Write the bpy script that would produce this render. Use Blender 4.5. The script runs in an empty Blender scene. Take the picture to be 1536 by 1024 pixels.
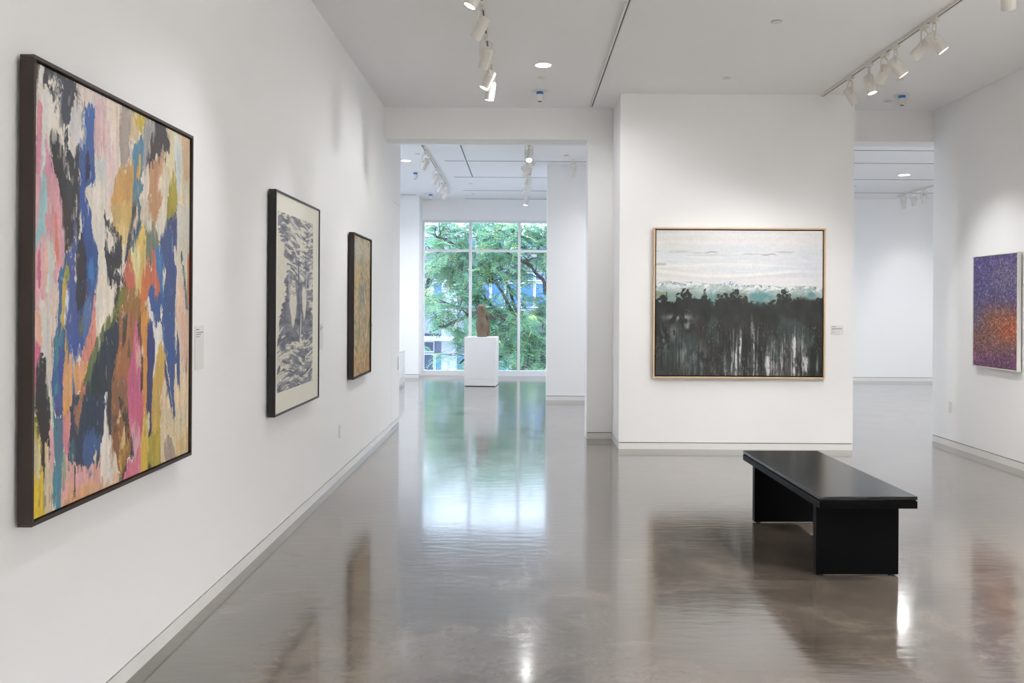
import bpy, bmesh, math, random
import numpy as np
from mathutils import Vector, Matrix

# White-box art gallery: near room with five framed works and a black bench,
# far room with a pedestal sculpture in front of a tall window, tree and street outside.
# Axes: X right, Y away from the viewer, Z up, metres.  Floor at Z = 0.
scene = bpy.context.scene
COL = scene.collection
CEIL = 3.73

def srgb(r, g, b):
    def f(c):
        c /= 255.0
        return c / 12.92 if c <= 0.04045 else ((c + 0.055) / 1.055) ** 2.4
    return (f(r), f(g), f(b), 1.0)

# ------------------------------------------------------------------ materials
def new_mat(name):
    m = bpy.data.materials.new(name)
    m.use_nodes = True
    nt = m.node_tree
    return m, nt, nt.nodes['Principled BSDF']

def plain(name, rgb, rough=0.5, metal=0.0, vary=0.05, scale=6.0, bump=0.0, bscale=120.0, spec=0.5, stretch=None):
    """Principled with a little noise in colour (and optional bump)."""
    m, nt, p = new_mat(name)
    c = srgb(*rgb)
    tc = nt.nodes.new('ShaderNodeTexCoord')
    src = tc.outputs['Object']
    if stretch:
        mp = nt.nodes.new('ShaderNodeMapping'); mp.inputs['Scale'].default_value = stretch
        nt.links.new(src, mp.inputs['Vector']); src = mp.outputs['Vector']
    n = nt.nodes.new('ShaderNodeTexNoise'); n.inputs['Scale'].default_value = scale
    n.inputs['Detail'].default_value = 5
    nt.links.new(src, n.inputs['Vector'])
    mx = nt.nodes.new('ShaderNodeMix'); mx.data_type = 'RGBA'
    mx.inputs['A'].default_value = tuple(min(1, x * (1 - vary)) for x in c[:3]) + (1,)
    mx.inputs['B'].default_value = tuple(min(1, x * (1 + vary)) for x in c[:3]) + (1,)
    nt.links.new(n.outputs['Fac'], mx.inputs['Factor'])
    nt.links.new(mx.outputs['Result'], p.inputs['Base Color'])
    p.inputs['Roughness'].default_value = rough
    p.inputs['Metallic'].default_value = metal
    p.inputs['Specular IOR Level'].default_value = spec
    if bump:
        b = nt.nodes.new('ShaderNodeBump'); b.inputs['Strength'].default_value = bump
        b.inputs['Distance'].default_value = 0.002
        n2 = nt.nodes.new('ShaderNodeTexNoise'); n2.inputs['Scale'].default_value = bscale
        nt.links.new(src, n2.inputs['Vector'])
        nt.links.new(n2.outputs['Fac'], b.inputs['Height'])
        nt.links.new(b.outputs['Normal'], p.inputs['Normal'])
    return m

def lamp_mat(name, rgb, strength):
    m, nt, p = new_mat(name)
    p.inputs['Base Color'].default_value = (.9, .9, .9, 1)
    p.inputs['Emission Color'].default_value = rgb + (1,)
    p.inputs['Emission Strength'].default_value = strength
    return m

def pigment(name, rough=0.45, bump=0.25, bscale=90.0, spec=0.35, trans=0.0):
    """Paint colours carried by the canvas mesh; noise adds brush relief."""
    m, nt, p = new_mat(name)
    a = nt.nodes.new('ShaderNodeVertexColor'); a.layer_name = 'pigment'
    tc = nt.nodes.new('ShaderNodeTexCoord')
    n = nt.nodes.new('ShaderNodeTexNoise'); n.inputs['Scale'].default_value = bscale; n.inputs['Detail'].default_value = 6
    nt.links.new(tc.outputs['Object'], n.inputs['Vector'])
    mr = nt.nodes.new('ShaderNodeMapRange')
    mr.inputs['To Min'].default_value = .88; mr.inputs['To Max'].default_value = 1.12
    nt.links.new(n.outputs['Fac'], mr.inputs['Value'])
    mx = nt.nodes.new('ShaderNodeMix'); mx.data_type = 'RGBA'; mx.blend_type = 'MULTIPLY'
    mx.inputs['Factor'].default_value = 1
    nt.links.new(a.outputs['Color'], mx.inputs['A']); nt.links.new(mr.outputs['Result'], mx.inputs['B'])
    nt.links.new(mx.outputs['Result'], p.inputs['Base Color'])
    p.inputs['Roughness'].default_value = rough
    p.inputs['Specular IOR Level'].default_value = spec
    if bump:
        b = nt.nodes.new('ShaderNodeBump'); b.inputs['Strength'].default_value = bump
        b.inputs['Distance'].default_value = 0.001
        nt.links.new(n.outputs['Fac'], b.inputs['Height']); nt.links.new(b.outputs['Normal'], p.inputs['Normal'])
    if trans:
        t = nt.nodes.new('ShaderNodeBsdfTranslucent'); nt.links.new(mx.outputs['Result'], t.inputs['Color'])
        ms = nt.nodes.new('ShaderNodeMixShader'); ms.inputs['Fac'].default_value = trans
        out = nt.nodes['Material Output']
        nt.links.new(p.outputs[0], ms.inputs[1]); nt.links.new(t.outputs[0], ms.inputs[2])
        nt.links.new(ms.outputs[0], out.inputs['Surface'])
    return m

def floor_mat():
    m, nt, p = new_mat('polished_concrete')
    tc = nt.nodes.new('ShaderNodeTexCoord')
    def noise(scale, detail=6, rough=.6, dist=0.0, vec=None):
        n = nt.nodes.new('ShaderNodeTexNoise'); n.inputs['Scale'].default_value = scale
        n.inputs['Detail'].default_value = detail; n.inputs['Roughness'].default_value = rough
        n.inputs['Distortion'].default_value = dist
        nt.links.new(vec or tc.outputs['Object'], n.inputs['Vector']); return n
    big, mid, fine = noise(.55, 5, .6, .6), noise(2.6, 8, .65, .8), noise(34, 4, .7)
    r1 = nt.nodes.new('ShaderNodeValToRGB')
    e = r1.color_ramp.elements
    e[0].position = .3; e[0].color = srgb(*FLOOR_DARK)
    e[1].position = .72; e[1].color = srgb(*FLOOR_LIGHT)
    mid_el = r1.color_ramp.elements.new(.5); mid_el.color = srgb(*FLOOR_MID)
    add = nt.nodes.new('ShaderNodeMath'); add.operation = 'MULTIPLY_ADD'
    add.inputs[1].default_value = .45
    nt.links.new(big.outputs['Fac'], add.inputs[0])
    m2 = nt.nodes.new('ShaderNodeMath'); m2.operation = 'MULTIPLY'; m2.inputs[1].default_value = .4
    nt.links.new(mid.outputs['Fac'], m2.inputs[0])
    m3 = nt.nodes.new('ShaderNodeMath'); m3.operation = 'MULTIPLY_ADD'; m3.inputs[1].default_value = .15
    nt.links.new(fine.outputs['Fac'], m3.inputs[0]); nt.links.new(m2.outputs[0], m3.inputs[2])
    nt.links.new(m3.outputs[0], add.inputs[2])
    nt.links.new(add.outputs[0], r1.inputs['Fac'])
    grain = noise(420, 2, .8)          # fine aggregate grain
    gm = nt.nodes.new('ShaderNodeMapRange'); gm.inputs['From Min'].default_value = .3; gm.inputs['From Max'].default_value = .7
    gm.inputs['To Min'].default_value = .45; gm.inputs['To Max'].default_value = 1.55
    nt.links.new(grain.outputs['Fac'], gm.inputs['Value'])
    mg = nt.nodes.new('ShaderNodeMix'); mg.data_type = 'RGBA'; mg.blend_type = 'MULTIPLY'; mg.inputs['Factor'].default_value = 1
    nt.links.new(r1.outputs['Color'], mg.inputs['A']); nt.links.new(gm.outputs['Result'], mg.inputs['B'])
    nt.links.new(mg.outputs['Result'], p.inputs['Base Color'])
    p.inputs['Coat Weight'].default_value = .55; p.inputs['Coat Roughness'].default_value = .085; p.inputs['Coat IOR'].default_value = 1.5
    rr = nt.nodes.new('ShaderNodeMapRange')
    rr.inputs['From Min'].default_value = .3; rr.inputs['From Max'].default_value = .7
    rr.inputs['To Min'].default_value = FLOOR_ROUGH[0]; rr.inputs['To Max'].default_value = FLOOR_ROUGH[1]
    nt.links.new(mid.outputs['Fac'], rr.inputs['Value'])
    nt.links.new(rr.outputs['Result'], p.inputs['Roughness'])
    p.inputs['IOR'].default_value = 2.0
    p.inputs['Specular IOR Level'].default_value = FLOOR_SPEC
    mpw = nt.nodes.new('ShaderNodeMapping'); mpw.inputs['Scale'].default_value = (.45, 1.5, 1)
    nt.links.new(tc.outputs['Object'], mpw.inputs['Vector'])
    w = noise(12.0, 2, .5, 0.0, mpw.outputs['Vector'])
    b = nt.nodes.new('ShaderNodeBump'); b.inputs['Strength'].default_value = FLOOR_BUMP; b.inputs['Distance'].default_value = .002
    nt.links.new(w.outputs['Fac'], b.inputs['Height']); nt.links.new(b.outputs['Normal'], p.inputs['Normal'])
    return m

def glass_mat():
    m = bpy.data.materials.new('clear_window_glass'); m.use_nodes = True
    nt = m.node_tree; nt.nodes.clear()
    out = nt.nodes.new('ShaderNodeOutputMaterial')
    t = nt.nodes.new('ShaderNodeBsdfTransparent'); t.inputs['Color'].default_value = (.93, .97, .98, 1)
    g = nt.nodes.new('ShaderNodeBsdfGlossy'); g.inputs['Roughness'].default_value = .02
    n = nt.nodes.new('ShaderNodeTexNoise'); n.inputs['Scale'].default_value = 1.5
    f = nt.nodes.new('ShaderNodeFresnel'); f.inputs['IOR'].default_value = 1.45
    bp = nt.nodes.new('ShaderNodeBump'); bp.inputs['Strength'].default_value = .02; bp.inputs['Distance'].default_value = .002
    nt.links.new(n.outputs['Fac'], bp.inputs['Height']); nt.links.new(bp.outputs['Normal'], g.inputs['Normal'])
    mx = nt.nodes.new('ShaderNodeMixShader')
    nt.links.new(f.outputs[0], mx.inputs['Fac']); nt.links.new(t.outputs[0], mx.inputs[1]); nt.links.new(g.outputs[0], mx.inputs[2])
    nt.links.new(mx.outputs[0], out.inputs['Surface'])
    return m

FLOOR_DARK, FLOOR_MID, FLOOR_LIGHT = (58, 50, 42), (101, 92, 83), (144, 132, 118)
FLOOR_ROUGH = (.12, .19); FLOOR_SPEC = .5; FLOOR_BUMP = .6

WALL = plain('matte_white_paint', (244, 244, 244), .75, vary=.008, scale=2.5, bump=.04, bscale=260, spec=.25)
CEILM = plain('matte_ceiling_paint', (243, 243, 243), .85, vary=.01, scale=1.5, spec=.2)
REVEAL = plain('dark_reveal_channel', (38, 36, 34), .7, vary=.1)
FLOOR = floor_mat()
WHITE = plain('white_powder_coat', (232, 231, 228), .4, vary=.01)
FIXT = plain('warm_white_fixture_enamel', (226, 222, 214), .42, vary=.02)
SLOT = plain('track_slot_black', (52, 50, 50), .5, vary=.1)
SEAM = plain('grey_slot_diffuser', (120, 121, 124), .6, vary=.05)
METAL = plain('brushed_steel', (150, 150, 150), .35, 1.0, vary=.05)
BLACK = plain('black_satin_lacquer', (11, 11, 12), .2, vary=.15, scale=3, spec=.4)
BLACKSHADE = plain('black_satin_shaded', (3, 3, 4), .4, vary=.15, scale=3, spec=.06)  # darker copy of the lacquer: shade on apron and legs put into colour
WALNUT = plain('dark_walnut_frame', (48, 35, 28), .45, vary=.3, scale=9, stretch=(6, 6, .6))
EBONY = plain('black_frame_wood', (15, 14, 14), .38, vary=.2, scale=9, stretch=(6, 6, .6))
BROWNF = plain('dark_brown_frame_wood', (36, 27, 23), .45, vary=.25, scale=9, stretch=(6, 6, .6))
MAPLE = plain('pale_maple_frame', (212, 184, 148), .45, vary=.12, scale=8, stretch=(.7, 6, 6))
WHITEF = plain('white_painted_frame', (228, 226, 220), .5, vary=.02)
BACKING = plain('black_shadow_gap_backing', (14, 13, 12), .8, vary=.1)
CARD = plain('label_card', (232, 231, 229), .7, vary=.01)
INK = plain('grey_label_ink', (168, 167, 166), .7, vary=.02)
STONE = plain('brown_weathered_stone', (112, 96, 80), .75, vary=.4, scale=9, bump=.5, bscale=40)
STONED = plain('dark_stone_base', (46, 41, 37), .6, vary=.2)
PLINTH = plain('plinth_white_paint', (226, 224, 221), .6, vary=.01)
LENS = plain('dark_lens_glass', (70, 74, 82), .15, vary=.05)
BLUE = plain('blue_reflection_paint', (52, 120, 196), .35, vary=.05)  # window reflection on the sensors, painted as a blue ring
PLATE = plain('switch_plate_white', (228, 226, 224), .35, vary=.01)
GLASS = glass_mat()
ALU = plain('white_window_aluminium', (226, 227, 230), .4, vary=.01)
LAMP = lamp_mat('lit_lamp', (1.0, .97, .92), 14.0)
LAMPDIM = lamp_mat('soft_diffuser', (.97, .98, 1.0), 3.0)
LAMPC = lamp_mat('lit_lamp_cool', (.97, .98, 1.0), 14.0)
PAINT = pigment('oil_paint', .5, .35, 70)
PAINTG = pigment('satin_paint', .42, .2, 120)
PAPER = pigment('matte_print_paper', .8, .05, 200, .2)

# ------------------------------------------------------------------ mesh helpers
def box(bm, x0, x1, y0, y1, z0, z1, mi=0, bevel=0.0):
    r = bmesh.ops.create_cube(bm, size=1.0)
    vs = r['verts']
    for v in vs:
        v.co = Vector(((x0 + x1) / 2 + v.co.x * (x1 - x0), (y0 + y1) / 2 + v.co.y * (y1 - y0), (z0 + z1) / 2 + v.co.z * (z1 - z0)))
    fs = list({f for v in vs for f in v.link_faces})
    for f in fs: f.material_index = mi
    if bevel:
        es = list({e for v in vs for e in v.link_edges})
        q = bmesh.ops.bevel(bm, geom=es, offset=bevel, segments=2, affect='EDGES', profile=.5)
        for f in q['faces']: f.material_index = mi

def frame_axes(d):
    d = Vector(d).normalized()
    up = Vector((0, 0, 1)) if abs(d.z) < .95 else Vector((1, 0, 0))
    a = d.cross(up).normalized()
    return d, a, a.cross(d).normalized()

def tube(bm, pts, radii, seg=16, caps=True, mi=0):
    """Rings along pts; consecutive rings are bridged."""
    rings = []
    n = len(pts)
    for i, p in enumerate(pts):
        p = Vector(p)
        if n == 1: d = Vector((0, 0, 1))
        elif i == 0: d = Vector(pts[1]) - p
        elif i == n - 1: d = p - Vector(pts[i - 1])
        else: d = Vector(pts[i + 1]) - Vector(pts[i - 1])
        if d.length < 1e-9: d = rings and last or Vector((0, 0, 1))
        last = d
        _, a, b = frame_axes(d)
        rings.append([bm.verts.new(p + (a * math.cos(2 * math.pi * k / seg) + b * math.sin(2 * math.pi * k / seg)) * radii[i]) for k in range(seg)])
    for r0, r1 in zip(rings, rings[1:]):
        for k in range(seg):
            f = bm.faces.new((r0[k], r0[(k + 1) % seg], r1[(k + 1) % seg], r1[k])); f.material_index = mi; f.smooth = True
    if caps:
        for r in (rings[0], rings[-1]):
            f = bm.faces.new(r); f.material_index = mi
    return rings

def lathe(bm, axis_o, axis_d, prof, seg=24, mi=0, cap0=True, cap1=True):
    """prof: (distance along axis, radius) list, sharp profile allowed."""
    d, a, b = frame_axes(axis_d); o = Vector(axis_o)
    rings = [[bm.verts.new(o + d * t + (a * math.cos(2 * math.pi * k / seg) + b * math.sin(2 * math.pi * k / seg)) * r) for k in range(seg)] for t, r in prof]
    for r0, r1 in zip(rings, rings[1:]):
        for k in range(seg):
            f = bm.faces.new((r0[k], r0[(k + 1) % seg], r1[(k + 1) % seg], r1[k])); f.material_index = mi
    if cap0: bm.faces.new(rings[0]).material_index = mi
    if cap1: bm.faces.new(rings[-1]).material_index = mi

def obj(name, bm, mats, parent=None, loc=None, smooth=False):
    bmesh.ops.recalc_face_normals(bm, faces=bm.faces[:])
    me = bpy.data.meshes.new(name)
    bm.to_mesh(me); bm.free()
    for m in (mats if isinstance(mats, (list, tuple)) else [mats]): me.materials.append(m)
    if smooth:
        me.polygons.foreach_set('use_smooth', [True] * len(me.polygons))
        me.set_sharp_from_angle(angle=math.radians(40))
    o = bpy.data.objects.new(name, me); COL.objects.link(o)
    if parent: o.parent = parent
    if loc: o.location = loc
    return o

def boxes(name, lst, mats, parent=None, bevel=0.0, loc=None):
    bm = bmesh.new()
    for b in lst: box(bm, *b[:6], mi=(b[6] if len(b) > 6 else 0), bevel=bevel)
    return obj(name, bm, mats, parent, loc)

def tag(o, label, cat, group=None):
    o['label'] = label; o['category'] = cat
    if group: o['group'] = group
    return o

def thing(name, label, cat, loc=(0, 0, 0), rotz=0.0, group=None):
    o = bpy.data.objects.new(name, None); COL.objects.link(o)
    o.empty_display_size = .1
    o.location = loc; o.rotation_euler = (0, 0, rotz)
    return tag(o, label, cat, group)

def struct(o, label, cat):
    o['kind'] = 'structure'
    return tag(o, label, cat)

# ------------------------------------------------------------------ paint engine (numpy)
_rng = np.random.default_rng(11)
_TAB = _rng.random((512, 512))
def vnoise(x, y, s=0):
    x = np.asarray(x, float) + 37.13 * s; y = np.asarray(y, float) + 91.7 * s
    xi = np.floor(x).astype(int); yi = np.floor(y).astype(int)
    fx = x - xi; fy = y - yi
    fx = fx * fx * (3 - 2 * fx); fy = fy * fy * (3 - 2 * fy)
    a = _TAB[yi & 511, xi & 511]; b = _TAB[yi & 511, (xi + 1) & 511]
    c = _TAB[(yi + 1) & 511, xi & 511]; d = _TAB[(yi + 1) & 511, (xi + 1) & 511]
    return (a * (1 - fx) + b * fx) * (1 - fy) + (c * (1 - fx) + d * fx) * fy
def fbm(x, y, s=0, o=4):
    t = 0; amp = .5; tot = 0
    for i in range(o):
        t = t + amp * vnoise(x * 2 ** i, y * 2 ** i, s + i * 3); tot += amp; amp *= .55
    return t / tot
def sstep(a, b, x):
    t = np.clip((x - a) / (b - a), 0, 1); return t * t * (3 - 2 * t)
def mixc(arr, col, m):
    return arr * (1 - m[..., None]) + np.asarray(col, float) * m[..., None]
def lin(a):
    c = np.clip(a, 0, 255) / 255.0
    return np.where(c <= .04045, c / 12.92, ((c + .055) / 1.055) ** 2.4)
def uvgrid(nx, ny):
    return np.meshgrid((np.arange(nx) + .5) / nx, (np.arange(ny) + .5) / ny)

def inside(px, py, poly):
    res = np.zeros(px.shape, bool)
    n = len(poly)
    for i in range(n):
        x0, y0 = poly[i]; x1, y1 = poly[(i + 1) % n]
        if y0 == y1: continue
        c = (y0 > py) != (y1 > py)
        res ^= c & (px < (x1 - x0) * (py - y0) / (y1 - y0) + x0)
    return res

def stroke(arr, U, V, flat, col, e, k, seed):
    ny, nx = U.shape
    pts = [(flat[i] / 1000.0, flat[i + 1] / 1000.0) for i in range(0, len(flat), 2)]
    pad = .05
    i0 = max(0, int((min(p[0] for p in pts) - pad) * nx)); i1 = min(nx, int((max(p[0] for p in pts) + pad) * nx) + 1)
    j0 = max(0, int((min(p[1] for p in pts) - pad) * ny)); j1 = min(ny, int((max(p[1] for p in pts) + pad) * ny) + 1)
    if i1 <= i0 or j1 <= j0: return
    u = U[j0:j1, i0:i1]; v = V[j0:j1, i0:i1]
    du = e * (.009 * (fbm(u * 24, v * 22, seed, 3) - .5) + .006 * (vnoise(u * 150, v * 90, seed + 5) - .5))
    dv = e * (.014 * (vnoise(u * 60, v * 9, seed + 7) - .5) + .016 * (vnoise(u * 160, v * 20, seed + 9) - .5))
    m = inside(u + du, v + dv, pts)
    streak = .6 * (vnoise(u * 95, v * 7, seed + 2) - .5) + .7 * (fbm(u * 14, v * 10, seed + 4, 3) - .5) + .35 * (vnoise(u * 200, v * 120, seed + 6) - .5)
    c = np.asarray(col, float)[None, None, :] * (1 + .20 * k * streak[..., None])
    tint = (fbm(u * 9, v * 8, seed + 12, 3) - .5)[..., None] * np.array([26., 6., -22.]) * k
    arr[j0:j1, i0:i1][m] = (c + tint)[m]

STROKES = [
 ((221, 206, 198),1,1,(185,-3,411,-9,412,185,301,201,300,39,248,38,210,15)),
 ((229, 216, 198),0.4,1,(287,215,412,161,413,485,315,487,328,402,275,305,236,251)),
 ((228, 202, 188),1,1,(376,166,427,159,427,277,384,303,376,234)),
 ((206, 212, 205),2,1,(307,183,376,172,376,203,328,216,307,218)),
 ((222, 184, 187),2,1,(313,24,341,12,369,37,397,87,383,138,314,159,294,135,300,63)),
 ((202, 207, 202),2,1,(314,159,369,147,376,192,301,202)),
 ((221, 158, 163),1,1,(-4,226,98,211,110,240,133,292,145,346,148,416,134,455,116,459,116,494,-3,498)),
 ((226, 216, 203),1,1,(3,58,126,58,138,122,78,142,87,192,54,146,43,135,21,57)),
 ((222, 208, 200),0.6,1,(371,-5,451,3,459,121,466,145,429,195,400,236,372,279)),
 ((225, 199, 198),2,1,(371,44,392,52,429,151,422,202,371,215)),
 ((216, 197, 163),1,1,(761,-6,1015,-8,1016,210,838,229,761,149,724,106,761,79,818,59)),
 ((223, 201, 166),0.5,1,(869,577,920,574,1017,593,1018,948,754,916,754,800,801,719,782,644)),
 ((223, 202, 163),0.5,1,(763,840,1017,850,1018,1017,881,1005,802,1008,755,1007,764,946)),
 ((226, 168, 152),1,1,(135,877,177,899,213,910,290,916,330,940,351,907,358,968,415,996,415,1011,136,1015)),
 ((223, 162, 166),2,1,(213,925,290,934,290,957,213,962,165,948)),
 ((227, 168, 118),2,1,(165,965,238,966,379,978,415,1008,142,1005)),
 ((223, 215, 206),0.6,1,(366,750,387,743,406,821,413,875,435,902,454,943,469,980,367,1000)),
 ((226, 187, 148),2,1,(367,969,432,961,469,986,469,1002,367,1003)),
 ((223, 162, 172),1,1,(-3,479,63,476,63,519,29,530,8,536)),
 ((221, 198, 184),1,1,(58,476,119,474,120,568,103,595,94,668,98,758,73,756,59,693,61,613)),
 ((226, 172, 147),1,1,(-2,546,29,530,45,573,48,623,29,628,-1,593)),
 ((213, 209, 202),2,1,(26,530,72,530,86,568,75,667,72,699,45,655,42,581)),
 ((205, 206, 187),1,1,(64,677,78,716,95,758,75,756)),
 ((212, 196, 152),1,1,(-5,702,16,712,19,751,-4,749)),
 ((130, 175, 180),1,1,(-5,51,16,50,14,77,-5,85)),
 ((217, 138, 157),0.7,1,(16,58,24,59,24,88,40,87,40,162,38,205,30,241,9,244,14,156)),
 ((206, 213, 209),1.5,1,(38,141,56,135,53,237,32,240)),
 ((222, 152, 166),1,1,(54,146,79,193,98,231,53,237)),
 ((112, 125, 52),0.5,1,(-5,157,9,157,11,236,-5,240)),
 ((150, 190, 190),1,1,(35,239,54,244,63,278,63,308,52,336,63,370,44,371,23,389,12,426,10,384,23,339,30,290)),
 ((206, 207, 198),2,1,(71,369,90,362,99,405,99,446,88,495,55,496,60,448,66,402)),
 ((226, 178, 167),1.5,1,(28,396,49,373,60,391,71,434,55,496,34,497)),
 ((226, 127, 97),0.8,1,(99,323,110,319,116,376,119,420,113,448,102,418,99,356)),
 ((205, 102, 136),0.6,1,(22,415,31,396,37,449,32,497,22,497)),
 ((200, 102, 80),0.5,1,(-5,240,9,243,9,285,-5,289)),
 ((172, 210, 210),0.5,1,(-5,291,11,290,9,324,-5,328)),
 ((64, 64, 68),1.2,1,(-5,-8,59,-6,72,10,64,39,51,46,40,37,45,12,21,4,16,21,11,33,-5,49)),
 ((76, 77, 85),0.9,1,(56,-7,126,-5,196,-5,194,12,182,21,182,58,170,77,168,103,150,116,132,115,129,80,118,60,126,33,109,29,98,21,81,16,61,13)),
 ((228, 219, 206),1.5,1,(22,4,42,4,47,14,38,36,27,29,19,18)),
 ((228, 219, 206),1.3,1,(67,14,92,15,132,21,126,28,109,26,86,34,70,38)),
 ((228, 219, 206),0.6,1,(104,16,126,15,133,24,126,25,117,20)),
 ((60, 60, 64),1,1,(70,41,92,33,106,43,103,58,89,63,78,55)),
 ((72, 70, 74),1,1,(196,16,210,11,222,26,210,35,199,28)),
 ((211, 206, 203),1.5,1,(162,113,185,63,216,53,221,130,204,162,186,177,168,165,157,136)),
 ((58, 58, 62),0.4,1,(76,142,84,133,104,134,127,141,139,170,128,191,128,227,96,231,87,197,77,166)),
 ((60, 60, 65),0.8,1,(139,131,153,114,159,141,147,153)),
 ((60, 60, 65),1,1,(150,159,168,170,192,176,210,143,221,162,216,214,156,223)),
 ((60, 60, 65),1,1,(126,227,130,199,144,185,157,223)),
 ((60, 96, 166),1.1,1,(241,57,267,39,287,37,301,50,297,105,300,158,302,202,216,214,217,148,235,116,235,75)),
 ((50, 55, 90),0.7,1,(247,160,261,142,275,162,279,205,247,210)),
 ((228, 219, 206),1.2,1,(228,100,238,69,246,65,242,132,228,136)),
 ((60, 60, 64),0.7,1,(95,211,220,193,223,218,223,325,231,356,211,369,187,382,169,400,150,414,152,357,141,346,135,297,115,253,103,235)),
 ((56, 86, 156),0.7,1,(217,193,301,181,309,221,294,233,274,235,249,247,261,268,281,299,295,350,315,376,330,402,320,444,310,489,257,491,254,395,236,355,230,310,223,253)),
 ((46, 48, 75),0.7,1,(248,189,281,184,278,211,261,229,252,214)),
 ((74, 94, 160),0.8,1,(157,493,150,457,157,418,175,394,193,359,189,317,208,329,219,368,219,492)),
 ((62, 60, 66),0.7,1,(213,386,243,355,263,412,264,490,210,492)),
 ((60, 125, 186),1.2,1,(275,428,295,419,316,435,302,463,275,471)),
 ((70, 120, 160),1,1,(121,458,151,413,158,443,154,493,118,494)),
 ((152, 150, 60),0.8,1,(154,426,173,456,169,475,157,475)),
 ((195, 172, 62),0.5,1,(142,469,154,443,152,493,138,494)),
 ((214, 206, 198),1.2,0.5,(201,327,209,329,212,369,202,377)),
 ((214, 206, 198),1.2,0.5,(162,413,169,397,202,374,197,383,175,398)),
 ((214, 206, 198),1.2,0.5,(201,414,210,415,214,492,204,492)),
 ((214, 206, 198),1.2,0.5,(149,203,162,201,172,239,164,244)),
 ((214, 206, 198),1.2,0.5,(201,250,211,289,206,319)),
 ((214, 206, 198),1.2,0.5,(223,302,231,307,234,344,224,369)),
 ((214, 206, 198),1.2,0.5,(214,202,220,201,234,231,228,236)),
 ((214, 206, 198),1.2,0.5,(189,300,197,302,197,316,191,314)),
 ((66, 62, 62),0.9,1,(358,306,364,281,374,304,413,322,427,333,413,336,375,322)),
 ((66, 62, 62),1,1,(361,388,375,361,385,386,396,422,417,431,412,479,394,465,377,426)),
 ((166, 151, 141),0.8,1,(449,-2,548,-1,524,39,516,86,534,109,505,139,482,164,465,146,455,97)),
 ((206, 181, 142),1.3,1,(523,33,548,7,578,32,577,77,544,86,523,69)),
 ((216, 186, 56),0.8,1,(538,-1,631,-1,623,21,602,51,593,64,581,35,560,19)),
 ((160, 155, 155),1,1,(625,-3,724,-4,679,37,653,69,640,122,619,159,602,166,610,110,618,48)),
 ((213, 201, 187),1.5,1,(627,137,649,117,664,152,668,186,647,250,584,256,602,221,610,177)),
 ((206, 157, 88),1,1,(420,205,459,162,489,161,520,131,550,115,550,185,538,261,399,276,415,234)),
 ((80, 130, 160),0.6,1,(543,94,577,79,602,60,624,64,614,109,604,164,594,189,617,192,616,206,586,233,576,257,539,261,545,202,554,151,535,109)),
 ((94, 128, 142),1,1,(543,202,615,193,616,206,586,233,576,257,539,261)),
 ((216, 167, 62),0.6,1,(571,156,585,114,599,108,599,145,585,188,569,179)),
 ((216, 202, 158),1.5,1,(818,1,868,3,878,104,838,131,780,118,799,73)),
 ((196, 208, 212),1.2,1,(858,9,898,5,919,46,921,135,899,215,878,140,858,70)),
 ((206, 172, 132),1.3,1,(919,5,1015,-1,1016,122,972,135,930,96)),
 ((196, 142, 97),1.5,1,(656,137,724,102,782,75,771,120,734,153,724,172,763,191,773,236,643,250,671,185)),
 ((68, 62, 66),0.9,1,(675,45,710,-3,785,-5,791,17,820,22,816,63,771,74,761,51,743,85,706,101,675,125,638,119,640,100,670,76)),
 ((223, 209, 182),1,1,(732,160,780,131,821,141,811,232,771,236,743,187)),
 ((166, 151, 55),1,1,(824,159,848,114,878,140,886,224,802,233)),
 ((206, 172, 102),0.8,1,(399,275,538,237,530,281,515,350,482,370,452,345,415,326)),
 ((212, 188, 128),2,1,(444,314,521,307,515,356,482,367)),
 ((206, 191, 167),1,1,(592,231,681,221,691,292,628,299,592,284)),
 ((196, 147, 103),1.3,1,(643,225,768,211,762,229,725,261,716,288,689,294,669,256)),
 ((223, 211, 192),0.7,1,(771,210,811,206,792,275,790,311,753,321,743,355,725,323,705,294,734,260)),
 ((166, 151, 52),1,1,(807,206,885,197,875,242,839,266,793,281,800,232)),
 ((213, 203, 182),0.5,1,(883,223,1016,193,1017,579,871,578,884,421,877,355)),
 ((223, 187, 163),1.5,1,(899,438,941,452,984,579,877,578)),
 ((110, 125, 110),0.8,1,(623,296,671,316,689,292,716,317,727,337,745,353,716,367,689,374,682,419,654,390,636,357)),
 ((70, 85, 136),0.7,1,(882,243,891,303,886,347,859,356,871,407,886,421,881,465,871,503,849,491,834,506,871,531,861,578,770,577,791,514,781,425,772,397,746,346,771,316,788,283,839,264)),
 ((60, 86, 146),2,1,(781,475,869,487,871,531,861,578,770,577,789,514)),
 ((75, 107, 112),0.6,1,(930,359,943,392,925,400,918,375)),
 ((80, 106, 108),0.5,1,(933,404,951,408,980,492,991,543,973,539,952,463)),
 ((206, 122, 87),0.7,1,(981,367,1011,369,1011,579,982,500)),
 ((221, 191, 103),0.7,1,(607,301,638,320,638,347,630,398,621,432,609,466,605,505,586,487,566,467,545,432,516,388,553,347)),
 ((228, 211, 154),1.5,1,(545,357,594,367,594,447,570,454,529,391)),
 ((206, 106, 80),1,1,(494,438,513,397,537,416,563,451,563,481,522,496,479,486)),
 ((206, 112, 67),0.8,1,(645,389,669,417,678,464,660,498,628,528,601,523,611,459,628,418)),
 ((65, 116, 176),0.8,1,(714,364,753,358,773,390,778,439,783,482,753,509,744,462,721,428,705,384)),
 ((60, 90, 150),1,1,(657,495,689,462,716,506,762,496,793,514,765,577,697,577,672,522)),
 ((206, 108, 72),0.9,1,(678,363,707,373,722,428,746,458,741,493,716,506,703,470,674,471,685,416)),
 ((228, 219, 206),0.9,0.5,(648,516,667,514,682,549,700,553,700,577,661,576)),
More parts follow.
